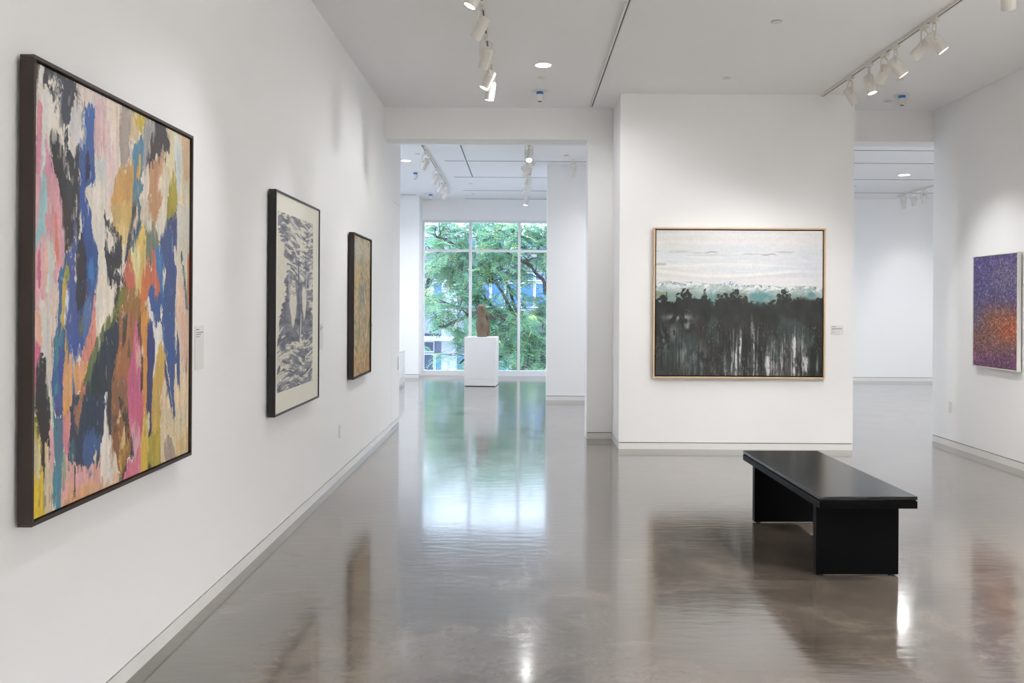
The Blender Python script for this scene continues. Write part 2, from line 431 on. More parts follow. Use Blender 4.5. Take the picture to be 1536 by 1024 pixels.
 ((228, 219, 206),0.9,0.5,(753,523,769,531,769,577,747,567)),
 ((228, 219, 206),0.9,0.5,(774,401,794,425,781,473,768,443)),
 ((228, 219, 206),0.9,0.5,(857,347,869,356,879,406,867,407)),
 ((95, 111, 117),0.8,1,(576,233,604,253,594,284,604,303,569,342,529,383,516,372,545,331,577,286)),
 ((50, 75, 122),0.8,1,(561,302,604,296,578,327,553,349,543,335)),
 ((216, 197, 167),0.6,1,(567,255,583,262,577,289,545,330,531,340,549,298)),
 ((68, 72, 78),0.5,1,(547,249,567,242,567,264,543,305,523,372,507,405,489,420,504,373,520,324,527,291)),
 ((62, 62, 66),0.7,1,(365,305,386,312,415,323,444,340,472,350,469,372,444,355,415,339,365,323)),
 ((62, 62, 66),1.1,1,(365,361,386,381,401,417,410,472,401,493,386,449,365,419)),
 ((62, 62, 66),1.3,1,(399,396,422,371,448,356,469,376,469,426,448,441,430,422,415,443,396,430)),
 ((62, 62, 66),0.9,1,(417,457,437,445,475,450,500,470,511,497,490,476,464,461,454,477,461,496,434,526,425,522,441,478)),
 ((126, 127, 62),0.9,1,(458,490,506,481,515,511,483,527,430,553,393,575,414,544,445,522)),
 ((150, 110, 66),1.3,1,(497,492,562,479,603,506,612,533,654,526,665,576,481,575,491,527)),
 ((206, 142, 62),1,1,(601,530,641,524,660,566,602,576)),
 ((116, 126, 52),0.6,1,(-7,486,7,507,10,533,5,583,-7,585)),
 ((201, 97, 131),0.8,1,(-7,585,13,604,35,623,30,644,20,659,15,704,-6,706)),
 ((60, 100, 150),0.7,1,(121,474,146,473,141,518,131,568,152,587,156,610,150,657,147,699,142,762,94,758,88,711,100,655,96,608,111,587,119,532)),
 ((65, 126, 146),1.8,1,(103,598,146,592,140,621,106,658,96,630)),
 ((68, 140, 150),1.5,1,(92,712,117,697,114,724,98,745)),
 ((70, 80, 150),1.5,1,(123,631,149,615,147,699,142,762,120,760)),
 ((202, 167, 72),0.6,1,(138,474,155,481,147,529,144,568,159,599,149,583,130,568,133,526)),
 ((68, 88, 152),0.9,1,(168,473,318,467,305,509,290,569,276,595,251,629,244,644,225,623,206,652,194,636,168,645,162,588,162,543)),
 ((216, 167, 62),0.7,1,(153,601,168,613,168,644,161,652,151,632)),
 ((206, 216, 221),0.8,1,(159,492,170,498,173,540,160,547,153,518)),
 ((62, 62, 68),1,1,(210,471,263,469,257,519,237,535,218,558,204,517)),
 ((86, 120, 180),2.5,1,(243,531,275,516,289,566,269,595,244,618)),
 ((126, 126, 72),1.3,1,(220,568,237,564,245,589,231,607,220,588)),
 ((220, 137, 122),0.8,1,(302,509,317,512,317,617,302,637,282,672,262,675,242,664,250,632,276,601,295,560)),
 ((229, 216, 197),0.6,1,(315,482,417,485,417,549,371,580,343,598,319,617)),
 ((222, 162, 108),0.8,1,(151,649,185,643,188,667,206,665,225,672,267,674,271,689,250,719,219,739,207,768,139,762,145,710)),
 ((140, 150, 172),1.4,1,(186,630,198,668,198,730,211,748,208,768,187,766,190,701)),
 ((62, 98, 152),1,1,(191,690,196,690,206,748,203,768,193,767)),
 ((64, 72, 82),0.8,1,(329,620,343,596,417,548,418,787,276,774,250,734,250,719,276,677,309,637)),
 ((106, 121, 76),1.5,1,(417,548,417,588,343,632,289,716,250,727,278,674,316,622,343,596)),
 ((58, 66, 72),1.6,1,(322,662,378,615,417,597,418,787,289,775,296,723)),
 ((190, 117, 82),1.2,1,(243,725,264,725,258,764,238,771,230,747)),
 ((216, 221, 221),0.7,1,(361,782,373,752,390,744,395,763,387,784)),
 ((57, 57, 62),0.5,1,(18,662,29,642,61,649,62,680,74,708,77,756,15,751)),
 ((120, 130, 72),1,1,(366,573,401,561,460,552,464,561,408,589,366,604)),
 ((168, 109, 73),1,1,(459,552,596,552,580,582,564,621,548,653,528,694,516,748,524,813,536,889,408,873,411,729,431,680,459,643)),
 ((60, 65, 75),0.8,1,(366,598,416,571,454,558,454,646,431,674,414,729,411,834,412,874,394,850,386,800,387,751,366,750)),
 ((206, 97, 132),0.7,1,(564,572,595,588,605,642,605,715,606,761,631,797,623,856,606,898,533,889,517,787,513,735,529,691,546,650)),
 ((222, 167, 153),1.3,1,(562,621,583,628,605,655,605,721,587,707,570,654)),
 ((78, 72, 66),1.2,1,(483,552,512,552,504,619,483,649,482,603)),
 ((78, 72, 66),1.2,1,(517,620,536,662,532,693,518,671)),
 ((78, 72, 66),1.2,1,(581,552,605,552,613,622,605,643,587,595)),
 ((78, 72, 66),1.2,1,(606,652,620,664,627,770,606,771)),
 ((216, 142, 62),0.7,1,(603,572,656,569,652,623,657,724,653,859,657,904,619,899,629,823,625,769,622,656)),
 ((226, 152, 62),1,1,(602,552,663,552,663,575,620,590)),
 ((213, 172, 82),0.7,1,(753,637,784,654,803,694,789,722,774,774,756,800,761,857,756,916,676,906,690,829,695,747,726,687)),
 ((229, 223, 213),0.9,1,(666,552,700,552,709,590,737,632,728,659,705,734,693,744,701,693,712,645,694,610,683,576)),
 ((62, 68, 120),0.6,1,(663,570,690,576,700,617,714,648,696,727,688,808,679,840,658,838,653,724,649,656,651,606)),
 ((223, 182, 158),1.6,1,(920,551,986,551,987,782,942,712,910,629)),
 ((60, 88, 150),0.7,1,(700,552,871,551,871,621,887,658,892,702,872,712,867,810,882,875,860,853,825,745,801,690,782,633,772,601,744,583,726,607,715,590)),
 ((228, 219, 206),1,1,(728,571,765,594,784,644,744,641,724,624)),
 ((228, 219, 206),1,1,(753,552,767,552,761,576,749,569)),
 ((60, 86, 136),0.5,1,(785,688,803,712,827,770,857,850,840,840,811,776,790,739)),
 ((60, 86, 136),0.5,1,(863,715,845,772,880,875,868,872)),
 ((60, 86, 136),0.5,1,(893,610,912,647,918,794,900,772,888,713)),
 ((222, 190, 52),0.7,1,(-7,798,24,801,40,824,51,908,52,956,65,996,10,1006,-6,1003)),
 ((172, 162, 62),0.9,1,(-7,761,19,769,30,799,41,827,44,886,36,906,25,841,-7,798)),
 ((216, 197, 143),1.5,1,(10,802,35,826,42,885,37,921,20,929,5,880)),
 ((223, 197, 157),0.9,1,(55,834,81,859,96,888,97,986,64,998,51,934)),
 ((222, 162, 167),1,1,(80,794,99,807,105,873,97,931,84,862)),
 ((206, 211, 192),0.8,1,(80,737,99,738,99,812,87,800)),
 ((52, 52, 58),0.6,1,(15,732,79,737,82,788,81,813,69,830,60,837,58,866,55,937,51,897,47,838,35,800,26,770)),
 ((52, 52, 58),0.5,1,(73,825,80,834,79,861,75,858)),
 ((222, 142, 157),0.9,1,(145,789,170,765,180,790,184,819,175,882,153,882,140,828)),
 ((222, 157, 77),0.9,1,(139,742,183,745,174,773,147,788)),
 ((75, 90, 150),0.8,1,(99,739,142,742,145,778,123,794,108,788,99,768)),
 ((80, 136, 156),0.6,1,(108,797,141,793,145,828,139,875,137,938,131,1002,114,1003,113,950,104,983,95,977,98,915,109,892,100,864,102,812)),
 ((92, 112, 150),1.5,1,(123,804,142,797,142,861,124,892)),
 ((160, 178, 140),1.8,1,(144,884,156,866,162,925,150,946,140,922)),
 ((62, 70, 86),1,1,(187,745,366,760,373,794,362,863,345,882,342,911,323,940,317,902,290,926,270,926,238,917,226,919,201,892,184,902,172,868,181,827,184,785)),
 ((65, 96, 152),2,1,(251,835,316,836,352,877,345,906,317,908,277,924,250,910,243,869)),
 ((70, 110, 120),2,1,(179,855,201,835,207,892,186,898)),
 ((166, 117, 87),1.8,1,(199,766,244,750,245,788,225,822,205,801)),
 ((226, 205, 160),1,1,(307,912,320,893,327,900,317,926)),
 ((60, 60, 68),0.4,1,(204,912,210,921,205,978,199,998)),
 ((223, 216, 209),0.8,1,(370,797,387,800,401,874,418,891,419,996,386,979,353,967,346,888,364,863)),
 ((152, 103, 68),1,1,(411,729,516,717,520,817,536,890,541,929,509,957,484,980,460,969,431,908,412,862,416,807)),
 ((70, 70, 66),2.5,1,(453,773,476,772,480,800,457,801)),
 ((74, 68, 60),2.5,1,(484,823,523,817,527,869,507,873)),
 ((72, 74, 76),2.5,1,(417,813,439,809,442,831,420,832)),
 ((206, 176, 120),2.5,1,(461,881,499,873,496,917,469,919)),
 ((210, 186, 140),2.5,1,(453,811,469,809,472,838,457,842)),
 ((178, 138, 62),2.5,1,(484,909,523,901,531,928,492,942)),
 ((120, 82, 60),2.5,1,(431,840,461,849,461,874,439,865)),
 ((206, 164, 70),2.5,1,(461,925,484,925,492,954,469,957)),
 ((62, 63, 68),0.8,1,(386,804,410,729,418,863,406,869)),
 ((62, 64, 70),0.8,1,(464,979,492,980,513,953,509,976,486,1004,468,998)),
 ((65, 65, 70),1,1,(537,888,561,899,557,945,529,952,543,930)),
 ((206, 112, 137),0.8,1,(521,827,571,840,606,878,606,938,615,986,580,1004,496,1003,515,958,561,952,565,906,535,877)),
 ((219, 158, 172),1.5,1,(555,841,596,874,602,931,571,927,543,884)),
 ((219, 182, 72),0.7,1,(628,827,657,830,662,919,649,995,611,999,607,945,621,880)),
 ((182, 162, 62),1,1,(662,905,691,895,756,894,756,966,759,1001,661,1003)),
 ((72, 72, 40),2,1,(669,981,686,977,691,1001,666,1001)),
 ((75, 80, 112),0.7,1,(667,831,688,830,688,895,662,907)),
 ((226, 214, 190),0.7,1,(662,841,674,839,673,890,661,898)),
 ((223, 192, 134),2.5,1,(880,925,1018,930,1018,1006,881,1001)),
 ((176, 157, 143),0.6,1,(785,938,821,914,860,951,891,999,802,1000,785,963)),
]

def art_abstract(nx, ny):
    U, V = uvgrid(nx, ny)
    arr = np.ones((ny, nx, 3)) * np.array([228., 219., 206.])
    arr *= (1 + .07 * (fbm(U * 12, V * 10, 1) - .5) + .05 * (vnoise(U * 120, V * 12, 2) - .5))[..., None]
    for i, (c, e, k, q) in enumerate(STROKES):          # loose underpainting, a little wider than each stroke
        mx = sum(q[0::2]) / (len(q) / 2); my = sum(q[1::2]) / (len(q) / 2)
        q2 = [((v - (my if j % 2 else mx)) * (1.05 if j % 2 else 1.14) + (my if j % 2 else mx)) for j, v in enumerate(q)]
        stroke(arr, U, V, q2, c, 1.6, 1.4, 3 + i % 89)
    for i, (c, e, k, q) in enumerate(STROKES):
        stroke(arr, U, V, q, c, e, k, 3 + i % 97)
    # dry-brush drag: paint pulled along the stroke direction over its neighbours
    for ps, (du, dv, lo, hi, amt) in enumerate(((.008, .016, .57, .65, .7), (.014, .010, .60, .66, .6), (.005, .030, .60, .67, .6))):
        su = U + du * 2 * (vnoise(U * 40, V * 9, 60 + ps) - .5) + du * (vnoise(U * 130, V * 40, 63 + ps) - .5)
        sv = V - dv * (.3 + vnoise(U * 70, V * 5, 66 + ps))
        jj = np.clip((sv * ny).astype(int), 0, ny - 1); ii = np.clip((su * nx).astype(int), 0, nx - 1)
        mk = sstep(lo, hi, .55 * vnoise(U * 110, V * 12, 70 + ps) + .45 * fbm(U * 18, V * 9, 73 + ps, 3)) * amt
        arr = arr * (1 - mk[..., None]) + arr[jj, ii] * mk[..., None]
    # flecks and bristle scratches over everything
    n = fbm(U * 60, V * 34, 40, 3)
    m = sstep(.74, .80, n) * .35
    arr = mixc(arr, (224, 214, 202), m)
    n2 = vnoise(U * 190, V * 26, 44) * fbm(U * 20, V * 16, 45, 2)
    arr = mixc(arr, (70, 66, 66), sstep(.58, .66, n2) * .35)
    g = arr.mean(-1, keepdims=True)
    return g + (arr - g) * .86

def art_print(nx, ny):
    """grey brushed woodland print: rippled strokes, two pale trunks in the middle"""
    U, V = uvgrid(nx, ny)
    wob = fbm(U * 5, V * 9, 3, 3) - .5
    r = .74 * fbm(U * 8 + wob, V * 86 + wob * 4 + 2.0 * np.sin(U * 6), 6, 3) + .26 * fbm(U * 6, V * 24, 8, 3)
    top = sstep(.40, .10, V); low = sstep(.62, .78, V)
    cover = .49 + .02 * top - .01 * low
    mid = np.clip(1 - ((V - .55) / .2) ** 2, 0, 1) * np.clip(1 - ((U - .45) / .55) ** 2, 0, 1)
    cover = cover - .30 * mid
    # ragged pale left margin between the heights .14 and .6
    ed = .20 * sstep(.14, .2, V) * sstep(.64, .5, V) * (1.1 * fbm(U * 2, V * 20, 9, 3))
    cover = cover + .45 * sstep(ed + .10, ed - .02, U) * sstep(.1, .16, V) * sstep(.74, .62, V)
    ink = sstep(cover - .10, cover + .07, r)
    tone = fbm(U * 9, V * 40, 12, 3)
    dark = np.stack([112 + 80 * (tone - .3), 114 + 80 * (tone - .3), 123 + 76 * (tone - .3)], -1)
    dark = dark - 16 * mid[..., None]
    paper = np.array([214., 210., 197.])
    arr = paper * (1 - ink[..., None]) + dark * ink[..., None]
    # pale trunks
    def trunk(cx, w, v0, v1, wt):
        c = cx + .012 * np.sin(V * 14) ; ww = w * (1 - .75 * sstep(v1 - .16, v1, V)) * (.6 + .4 * sstep(v0, v0 + .15, V))
        d = np.abs(U - c + .02 * (fbm(U * 3, V * 30, 15, 2) - .5))
        return sstep(ww, ww * .55, d) * sstep(v0, v0 + .05, V) * sstep(v1, v1 - .04, V) * wt
    t = np.maximum.reduce([trunk(.40, .135, .36, .66, .93), trunk(.72, .10, .38, .62, .93), trunk(.30, .02, .30, .56, .7), trunk(.62, .02, .54, .79, .9), trunk(.80, .018, .30, .52, .8)])
    rip = sstep(.55, .62, fbm(U * 9, V * 60, 18, 3)) * sstep(.50, .42, V)
    arr = mixc(arr, (222, 217, 204), t * (1 - .55 * rip))
    s = np.maximum.reduce([sstep(.03, .015, np.abs(U - .555)) * sstep(.22, .26, V) * sstep(.62, .5, V), sstep(.022, .01, np.abs(U - .77)) * sstep(.2, .22, V) * sstep(.34, .3, V)])
    arr = mixc(arr, (104, 108, 122), s * .75)
    arr = arr * (1 + .10 * (fbm(U * 60, V * 90, 21, 2) - .5))[..., None]
    return arr

def art_garden(nx, ny):
    """impressionist ochre, pink and green dabs"""
    U, V = uvgrid(nx, ny)
    w = .05 * (fbm(U * 5, V * 7, 2, 3) - .5)
    v = V + w
    arr = np.ones((ny, nx, 3)) * np.array([160., 138., 92.])
    arr = mixc(arr, (146, 156, 156), sstep(.30, .10, v) * sstep(-.05, .25, U + .6 * vnoise(U * 4, V * 8, 3) - .2))
    arr = mixc(arr, (178, 142, 86), sstep(.06, .0, np.abs(v - .31)) * .8)
    arr = mixc(arr, (186, 142, 110), sstep(.14, .0, np.abs(v - .50)) * sstep(.35, .6, fbm(U * 5, V * 9, 4)) )
    arr = mixc(arr, (96, 104, 62), sstep(.15, .0, np.abs(v - .66)) * sstep(.38, .6, fbm(U * 7, V * 6, 5)))
    arr = mixc(arr, (108, 112, 92), sstep(.5, .62, fbm(U * 8, V * 5, 6)) * sstep(.25, .35, v) * sstep(.62, .5, v))
    arr = mixc(arr, (178, 132, 62), sstep(.76, .95, v))
    pal = [(204, 172, 120), (120, 112, 62), (198, 140, 84), (92, 84, 58), (206, 176, 150), (140, 146, 122), (182, 146, 66)]
    for i, c in enumerate(pal):
        n = fbm(U * (26 + 3 * i), V * (20 + 2 * i), 20 + i, 3) * .7 + .3 * fbm(U * 7, V * 7, 50 + i, 2)
        arr = mixc(arr, c, sstep(.58, .66, n) * .6)
    arr = mixc(arr, (88, 74, 56), sstep(.66, .74, fbm(U * 40, V * 14, 31, 3)) * sstep(.2, .3, v) * .7)
    arr = mixc(arr, (214, 190, 150), sstep(.02, .01, np.abs(U - .78 + (V - .7) * .9)) * sstep(.60, .63, V) * sstep(.76, .73, V))
    return arr * (1 + .2 * (fbm(U * 50, V * 50, 33, 2) - .5))[..., None] * 1.04

def art_landscape(nx, ny):
    """pale sky over dark dripping forest"""
    U, V = uvgrid(nx, ny)
    st = fbm(U * 2.2, V * 15, 2, 4)
    arr = np.ones((ny, nx, 3)) * np.array([222., 220., 221.])
    cool = sstep(.15, .6, U) * sstep(.08, .22, V) * sstep(.40, .28, V)
    arr = mixc(arr, (208, 212, 221), cool * (.3 + .7 * sstep(.4, .6, st)))
    arr = mixc(arr, (212, 212, 208), sstep(.42, .6, fbm(U * 2, V * 12, 5, 3)) * sstep(.5, .1, U) * .8)
    arr = mixc(arr, (206, 214, 218), sstep(.5, .62, fbm(U * 3, V * 26, 7, 3)) * sstep(.05, .11, np.abs(V - .02)) * sstep(.2, .1, np.abs(V - .2)) * .55)
    arr = mixc(arr, (232, 230, 228), sstep(.58, .66, fbm(U * 3.5, V * 40, 8, 3)) * .32)
    arr = mixc(arr, (172, 176, 180), sstep(.70, .76, fbm(U * 5, V * 60, 9, 3)) * sstep(.03, .0, np.abs(V - .155)) * .6)
    for cx, cy, wx in ((.33, .152, .05), (.68, .165, .06)):
        arr = mixc(arr, (150, 148, 150), sstep(1, .3, np.abs(U - cx) / wx) * sstep(.006, .002, np.abs(V - cy - .004 * np.sin(U * 70))) * .7)
    arr = mixc(arr, (184, 186, 178), sstep(.012, .004, np.abs(V - .236 - .08 * np.maximum(0, U - .04))) * sstep(.07, .05, U))
    for c0, am, th, colr in ((.245, .010, .010, (230, 228, 224)), (.292, -.022, .014, (234, 232, 229)), (.33, .012, .016, (228, 224, 222)), (.315, -.02, .012, (214, 211, 209))):
        yy = c0 + am * np.sin(U * 5.2 + c0 * 9)
        arr = mixc(arr, colr, sstep(th, th * .5, np.abs(V - yy)) * sstep(1.0, .75, U) * .6)
    # mountains
    ridge = .365 + .022 * U + .020 * (fbm(U * 6, U * 0 + .3, 11, 3) - .5) * 2 - .012 * np.exp(-((U - .08) / .05) ** 2) - .018 * np.exp(-((U - .24) / .08) ** 2) - .022 * np.exp(-((U - .46) / .05) ** 2)
    mt = sstep(ridge - .002, ridge + .004, V)
    hz = fbm(U * 8, V * 12, 13, 3)
    teal = np.stack([98 + 56 * hz, 122 + 50 * hz, 116 + 50 * hz], -1)
    arr = arr * (1 - mt[..., None]) + teal * mt[..., None]
    snow = sstep(.095, .015, V - ridge) * mt
    arr = mixc(arr, (226, 228, 230), snow * (.55 + .45 * sstep(.42, .55, fbm(U * 40, V * 60, 14, 3))) * .95)
    arr = mixc(arr, (104, 122, 124), mt * sstep(.06, .0, V - ridge) * sstep(.66, .72, fbm(U * 90, V * 90, 15, 2)) * .8)
    arr = mixc(arr, (118, 122, 92), mt * sstep(.03, .06, V - ridge) * sstep(.5, .62, fbm(U * 6, V * 20, 16, 3)) * .6)
    # forest silhouette: crowns of different heights
    rs = np.random.default_rng(5)
    tops = [(.02, .455, .03), (.055, .43, .02), (.165, .40, .022), (.20, .402, .02), (.135, .455, .03), (.24, .44, .03), (.29, .405, .014), (.30, .44, .028), (.385, .43, .02), (.42, .425, .022), (.475, .40, .024), (.50, .45, .03), (.535, .44, .014), (.58, .475, .03), (.62, .49, .03), (.70, .47, .02), (.735, .465, .016), (.775, .385, .020), (.80, .43, .026), (.85, .455, .03), (.89, .455, .02), (.93, .47, .03), (.97, .45, .03), (1.0, .43, .03), (.66, .50, .03), (.345, .49, .03), (.09, .49, .04)]
    wu = U + .012 * (fbm(U * 40, V * 40, 17, 3) - .5) * 2; wv = V + .014 * (fbm(U * 36, V * 36, 19, 3) - .5) * 2
    f = sstep(.50, .53, V + .16 * (fbm(U * 8, V * 4, 18, 4) - .5))
    wu = U + .016 * (fbm(U * 46, V * 46, 17, 3) - .5) * 2; wv = V + .016 * (fbm(U * 40, V * 40, 19, 3) - .5) * 2
    for cx, cy, w in tops:
        for q in range(64):
            tq = rs.random() ** .6
            bx = cx + rs.normal() * w * (.15 + .8 * tq); by = cy + .004 + .13 * tq
            br = rs.uniform(.4, 1.0) * (.009 + .014 * tq)
            f = np.maximum(f, sstep(br * 1.15, br * .75, np.hypot((wu - bx), (wv - by) * .95)))
    gap = sstep(.60, .68, fbm(U * 70, V * 70, 23, 2)) * sstep(.05, .0, np.abs(V - .44)) * .5
    f = f * (1 - gap)
    n = fbm(U * 16, V * 11, 25, 4)
    forest = np.stack([31 + 34 * (n - .4), 34 + 36 * (n - .4), 33 + 34 * (n - .4)], -1)
    arr = arr * (1 - f[..., None]) + forest * f[..., None]
    # teal windows between the crowns and mist lower down
    for cx, cy, w, h in ((.345, .455, .018, .05), (.64, .47, .045, .035), (.62, .45, .07, .02), (.93, .44, .03, .02)):
        g = np.exp(-((U - cx) / w) ** 2 - ((V - cy) / h) ** 2)
        arr = mixc(arr, (88, 138, 140), np.clip(g * 1.3 * sstep(.3, .6, fbm(U * 50, V * 34, 27, 3)), 0, .9))
    low = sstep(.50, .62, V)
    mist = sstep(.46, .66, fbm(U * 7, V * 5, 29, 4)) * low
    arr = mixc(arr, (72, 86, 85), mist * .6)
    arr = mixc(arr, (52, 48, 45), sstep(.5, .68, fbm(U * 9, V * 6, 30, 3)) * low * .6)
    # pale blots at the left
    for cx, cy, w, h, a in ((.14, .60, .08, .02, .55), (.20, .655, .03, .03, .5), (.11, .70, .03, .06, .3), (.05, .75, .03, .1, .25), (.17, .86, .05, .08, .3), (.27, .85, .04, .08, .25)):
        g = np.exp(-((U - cx) / w) ** 2 - ((V - cy) / h) ** 2)
        arr = mixc(arr, (150, 152, 150), np.clip(g * a * 2 * sstep(.35, .65, fbm(U * 60, V * 22, 32, 3)), 0, .8))
    # drips
    vs = vnoise(U * 150, V * 3, 34) * .55 + .45 * vnoise(U * 70, V * 4, 35)
    for cx, w, v0, a in ((.417, .008, .80, .8), (.46, .012, .74, .5), (.497, .022, .70, .95), (.583, .016, .63, .75), (.56, .02, .84, .5), (.61, .02, .80, .35), (.675, .028, .80, .8), (.72, .03, .74, .4), (.785, .034, .70, .8), (.845, .036, .66, .85), (.89, .03, .80, .6), (.97, .012, .84, .4), (.22, .07, .88, .25), (.35, .05, .86, .2)):
        g = sstep(w * 1.5, w * .2, np.abs(U - cx + .006 * (vnoise(U * 0, V * 14, int(cx * 100)) - .5))) * sstep(v0, v0 + .20, V + .10 * vnoise(U * 130, V * 0, 41)) * (1 - .35 * sstep(.94, 1, V))
        arr = mixc(arr, (214, 212, 212), np.clip(g * a * 1.15 * (.15 + 1.1 * sstep(.30, .75, vs)) * (.35 + 1.1 * sstep(.3, .62, fbm(U * 110, V * 30, 42, 3))), 0, .95))
    fine = sstep(.73, .80, vnoise(U * 230, V * 8, 43)) * sstep(.58, .72, V) * sstep(.42, .6, fbm(U * 9, V * 7, 44, 3))
    arr = mixc(arr, (150, 150, 148), fine * .40 * sstep(.32, .45, U))
    fleck = sstep(.80, .86, vnoise(U * 200, V * 70, 46)) * sstep(.56, .68, V) * sstep(.4, .6, fbm(U * 8, V * 8, 47, 2))
    arr = mixc(arr, (160, 160, 158), fleck * .35)
    dk = sstep(.70, .80, vnoise(U * 190, V * 5, 48)) * sstep(.60, .75, V)
    arr = mixc(arr, (30, 31, 31), dk * .6)
    return arr * (1 + .05 * (fbm(U * 80, V * 80, 50, 2) - .5))[..., None]

def art_mosaic(nx, ny):
    """tight squiggles, indigo to orange to plum"""
    U, V = uvgrid(nx, ny)
    arr = np.ones((ny, nx, 3)) * np.array([80., 72., 122.])
    arr = mixc(arr, (104, 96, 128), sstep(.8, .3, np.hypot((U - .75) / .6, (V - .2) / .28)) * .8)
    arr = mixc(arr, (124, 88, 84), sstep(.32, .6, V) * (.45 + .55 * sstep(.0, .5, U)))
    g = np.exp(-((U - .85) / .36) ** 2 - ((V - .655) / .11) ** 2)
    arr = mixc(arr, (176, 88, 46), np.clip(g * 1.0, 0, 1))
    g2 = np.exp(-((U - .60) / .35) ** 2 - ((V - .58) / .12) ** 2)
    arr = mixc(arr, (150, 90, 64), np.clip(g2 * .6, 0, 1))
    arr = mixc(arr, (122, 78, 66), sstep(.6, .72, V) * sstep(.6, .2, U) * .8)
    arr = mixc(arr, (104, 60, 104), sstep(.76, .98, V) * .85)
    arr = mixc(arr, (72, 64, 124), sstep(.3, .0, U) * sstep(.62, .2, V) * .6)
    a = fbm(U * 23, V * 40, 3, 2)
    line = sstep(.075, .02, np.abs(a - .5)); line2 = sstep(.06, .02, np.abs(fbm(U * 26 + 9, V * 44, 7, 2) - .47))
    arr = arr * (1 + (.42 * line - .42 * line2 * (1 - line))[..., None])
    arr = mixc(arr, (60, 38, 48), sstep(.62, .7, fbm(U * 50, V * 100, 9, 2)) * .35)
    arr = mixc(arr, (196, 176, 190), line * sstep(.55, .65, fbm(U * 20, V * 40, 12, 2)) * .35)
    return arr

def canvas_mesh(name, arr, w, h, y_front, thick, mat, parent, cx=0.0, cz=0.0):
    """A slab whose front is a fine grid carrying the picture's pigments; local front faces -Y."""
    ny, nx = arr.shape[:2]
    xs = np.linspace(-w / 2, w / 2, nx) + cx; zs = np.linspace(h / 2, -h / 2, ny) + cz
    X, Z = np.meshgrid(xs, zs)
    co = np.stack([X, np.full_like(X, y_front), Z], -1).reshape(-1, 3)
    idx = np.arange(nx * ny).reshape(ny, nx)
    quads = np.stack([idx[:-1, :-1], idx[1:, :-1], idx[1:, 1:], idx[:-1, 1:]], -1).reshape(-1, 4)
    # rim going back by the thickness
    loop = np.concatenate([idx[0, :], idx[1:, -1], idx[-1, -2::-1], idx[-2:0:-1, 0]])
    base = len(co)
    back = co[loop].copy(); back[:, 1] = y_front + thick
    co = np.concatenate([co, back])
    k = len(loop); a = np.arange(k); b = (a + 1) % k
    rim = np.stack([loop[a], loop[b], base + b, base + a], -1)
    faces = np.concatenate([quads, rim])
    me = bpy.data.meshes.new(name)
    me.vertices.add(len(co)); me.vertices.foreach_set('co', co.ravel().astype(np.float32))
    me.loops.add(faces.size); me.loops.foreach_set('vertex_index', faces.ravel().astype(np.int32))
    me.polygons.add(len(faces))
    me.polygons.foreach_set('loop_start', (np.arange(len(faces)) * 4).astype(np.int32))
    me.update(calc_edges=True)
    ca = me.color_attributes.new('pigment', 'FLOAT_COLOR', 'POINT')
    lc = lin(arr).reshape(-1, 3)
    lc = np.concatenate([lc, lc[loop]])
    ca.data.foreach_set('color', np.concatenate([lc, np.ones((len(lc), 1))], 1).ravel().astype(np.float32))
    me.materials.append(mat)
    o = bpy.data.objects.new(name, me); COL.objects.link(o); o.parent = parent
    return o

ENERGY = 92.0       # watts of one track spotlight
DOWN = 215.0        # base watts: the near downlight and unseen fill added to the near room
FARFILL = 175.0     # base watts of one unseen fill lamp added to the far room
SKY = 3.3
LEAVES = 13
EXPOSURE = 0.58

# ================================================================== SETTING
def slab_wall(name, label, x0, x1, y0, y1, sides='', z0=0.0, z1=CEIL, base=None, base_label=None):
    """White wall: skin 12 mm thick over a core, dark reveal line above a flush baseboard on the given sides."""
    t = .012
    cx0 = x0 + (t if '<' in sides else 0); cx1 = x1 - (t if '>' in sides else 0)
    cy0 = y0 + (t if 'v' in sides else 0); cy1 = y1 - (t if '^' in sides else 0)
    bm = bmesh.new(); box(bm, cx0, cx1, cy0, cy1, z0, z1)
    bb = bmesh.new(); nb = 0
    for sd in sides:
        if sd == '<': r = (x0, cx0, cy0, cy1); d = (cx0 - .002, cx0, cy0, cy1)
        if sd == '>': r = (cx1, x1, cy0, cy1); d = (cx1, cx1 + .002, cy0, cy1)
        if sd == 'v': r = (x0, x1, y0, cy0); d = (cx0, cx1, cy0 - .002, cy0)
        if sd == '^': r = (x0, x1, cy1, y1); d = (cx0, cx1, cy1, cy1 + .002)
        box(bm, *r, .0725, z1); box(bm, *d, .06, .078, mi=1)
        box(bb, *r, 0, .0645); nb += 1
    o = struct(obj(name, bm, [WALL, REVEAL]), label, 'wall')
    if nb: struct(obj(base, bb, [WHITE]), base_label, 'baseboard')
    else: bb.free()
    return o

struct(boxes('floor', [(-6, 12, -6, 18.62, -.2, 0)], FLOOR), 'polished grey brown concrete floor running through both rooms', 'floor')
struct(boxes('ceiling', [(-6, 12, -6, 18.62, CEIL, CEIL + .2)], CEILM), 'plain white painted ceiling over both gallery rooms', 'ceiling')

